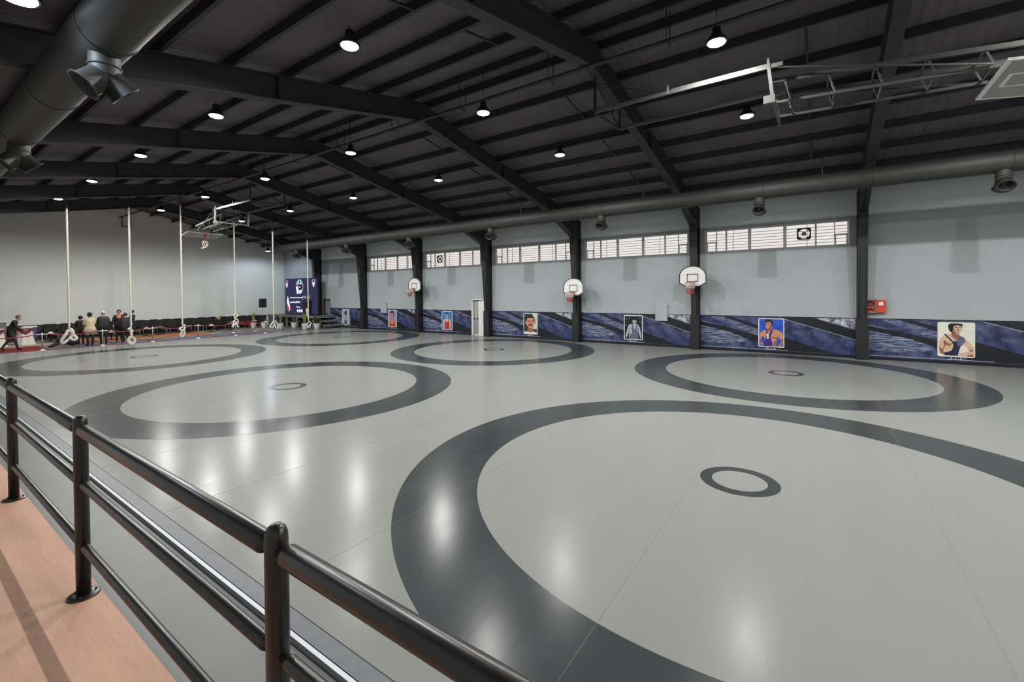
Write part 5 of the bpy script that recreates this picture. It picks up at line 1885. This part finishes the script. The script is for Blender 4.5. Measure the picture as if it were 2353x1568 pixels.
# walking man leaning forward, striding to the right (+x)
walk = {'waist': (0, .05, 1.07), 'chest': (0, .15, 1.25), 'upper': (0, .20, 1.36), 'neck': (0, .25, 1.43), 'jaw': (0, .31, 1.50), 'head': (0, .32, 1.58), 'crown': (0, .315, 1.625),
        'shl': (-.18, .18, 1.36), 'shr': (.18, .18, 1.36), 'ell': (-.24, .10, 1.10), 'wrl': (-.24, .24, .90), 'hal': (-.23, .27, .84), 'elr': (.24, .24, 1.10), 'wrr': (.22, .46, .98), 'har': (.20, .52, .96),
        'knl': (-.09, -.02, .50), 'anl': (-.10, -.26, .14), 'tol': (-.10, -.14, .05), 'knr': (.09, .20, .50), 'anr': (.10, .26, .10), 'tor': (.10, .42, .05), 'hil': (-.085, -.01, .90), 'hir': (.085, .02, .90)}
person((3.78, 31.55, PF), -PI / 2 - 0.15, 'man in a dark jacket and jeans striding across the red carpet', 1.76, walk,
       {'skin': SKIN, 'top': C_black, 'legs': C_navy2, 'shoes': SHOE, 'hem': 0.80}, {'mat': HAIRG})
armsfwd = {'ell': (-.24, .06, 1.16), 'wrl': (-.17, .24, 1.08), 'hal': (-.13, .30, 1.08), 'elr': (.24, .06, 1.16), 'wrr': (.17, .24, 1.08), 'har': (.13, .30, 1.08)}
person((6.55, 31.22, PF), 0.15, 'woman in a dark head scarf and cream belted coat seen from behind', 1.70, dict(armsfwd),
       {'skin': SKIN, 'top': C_cream, 'legs': C_dk, 'shoes': SHOE, 'hem': 0.60}, {'mat': cloth('scarf_navy', (34, 28, 48)), 'scarf': True, 'low': -0.10},
       coat={'mat': C_cream, 'prof': [(1.44, 0.13, 0.10), (1.40, 0.21, 0.13), (1.25, 0.215, 0.155), (1.08, 0.185, 0.145), (0.95, 0.235, 0.18), (0.74, 0.30, 0.22)]})
person((6.40, 32.25, PF), -0.3, 'person in a dark maroon coat half hidden behind the woman in cream', 1.52, dict(armsfwd),
       {'skin': SKIN, 'top': cloth('maroon_dark', (48, 32, 38)), 'legs': C_dk, 'shoes': SHOE}, {'mat': cloth('scarf_black', (26, 22, 28)), 'scarf': True, 'low': -0.10})
person((7.12, 31.40, PF), -0.1, 'white-haired man in a dark green jacket seen from behind', 1.75, dict(armsfwd),
       {'skin': SKIN, 'top': C_green, 'legs': C_dk, 'shoes': SHOE, 'hem': 0.78}, {'mat': HAIRW, 'low': 0.02},
       coat={'mat': C_green, 'prof': [(1.47, 0.10, 0.09), (1.42, 0.22, 0.13), (1.28, 0.235, 0.16), (1.05, 0.22, 0.16), (0.78, 0.23, 0.17)]})
person((8.02, 32.45, PF), PI - 0.2, 'man in a charcoal jacket with an orange scarf facing the hall', 1.78, {},
       {'skin': SKIN, 'top': C_dk, 'legs': C_dk, 'shoes': SHOE, 'scarf': cloth('orange', (214, 116, 62))}, {'mat': HAIRB},
       coat={'mat': C_dk, 'dy': -0.03, 'prof': [(1.42, 0.20, 0.10), (1.28, 0.225, 0.12), (1.05, 0.215, 0.13), (0.76, 0.225, 0.15)]})
person((8.05, 31.45, PF), 0.25, 'shorter man in a dark plum jacket seen from behind beside the second rope', 1.63, dict(armsfwd),
       {'skin': SKIN, 'top': C_dk, 'legs': C_dk, 'shoes': SHOE, 'hem': 0.72}, {'mat': HAIRB},
       coat={'mat': cloth('plum', (42, 38, 46)), 'prof': [(1.46, 0.10, 0.09), (1.41, 0.22, 0.13), (1.25, 0.24, 0.16), (1.0, 0.235, 0.17), (0.70, 0.24, 0.17)]})
person((8.83, 33.25, PF), 0.9, 'dark-haired person in navy standing behind the second rope', 1.73, dict(armsfwd),
       {'skin': SKIN, 'top': cloth('navy', (30, 34, 48)), 'legs': C_dk, 'shoes': SHOE}, {'mat': HAIRB})
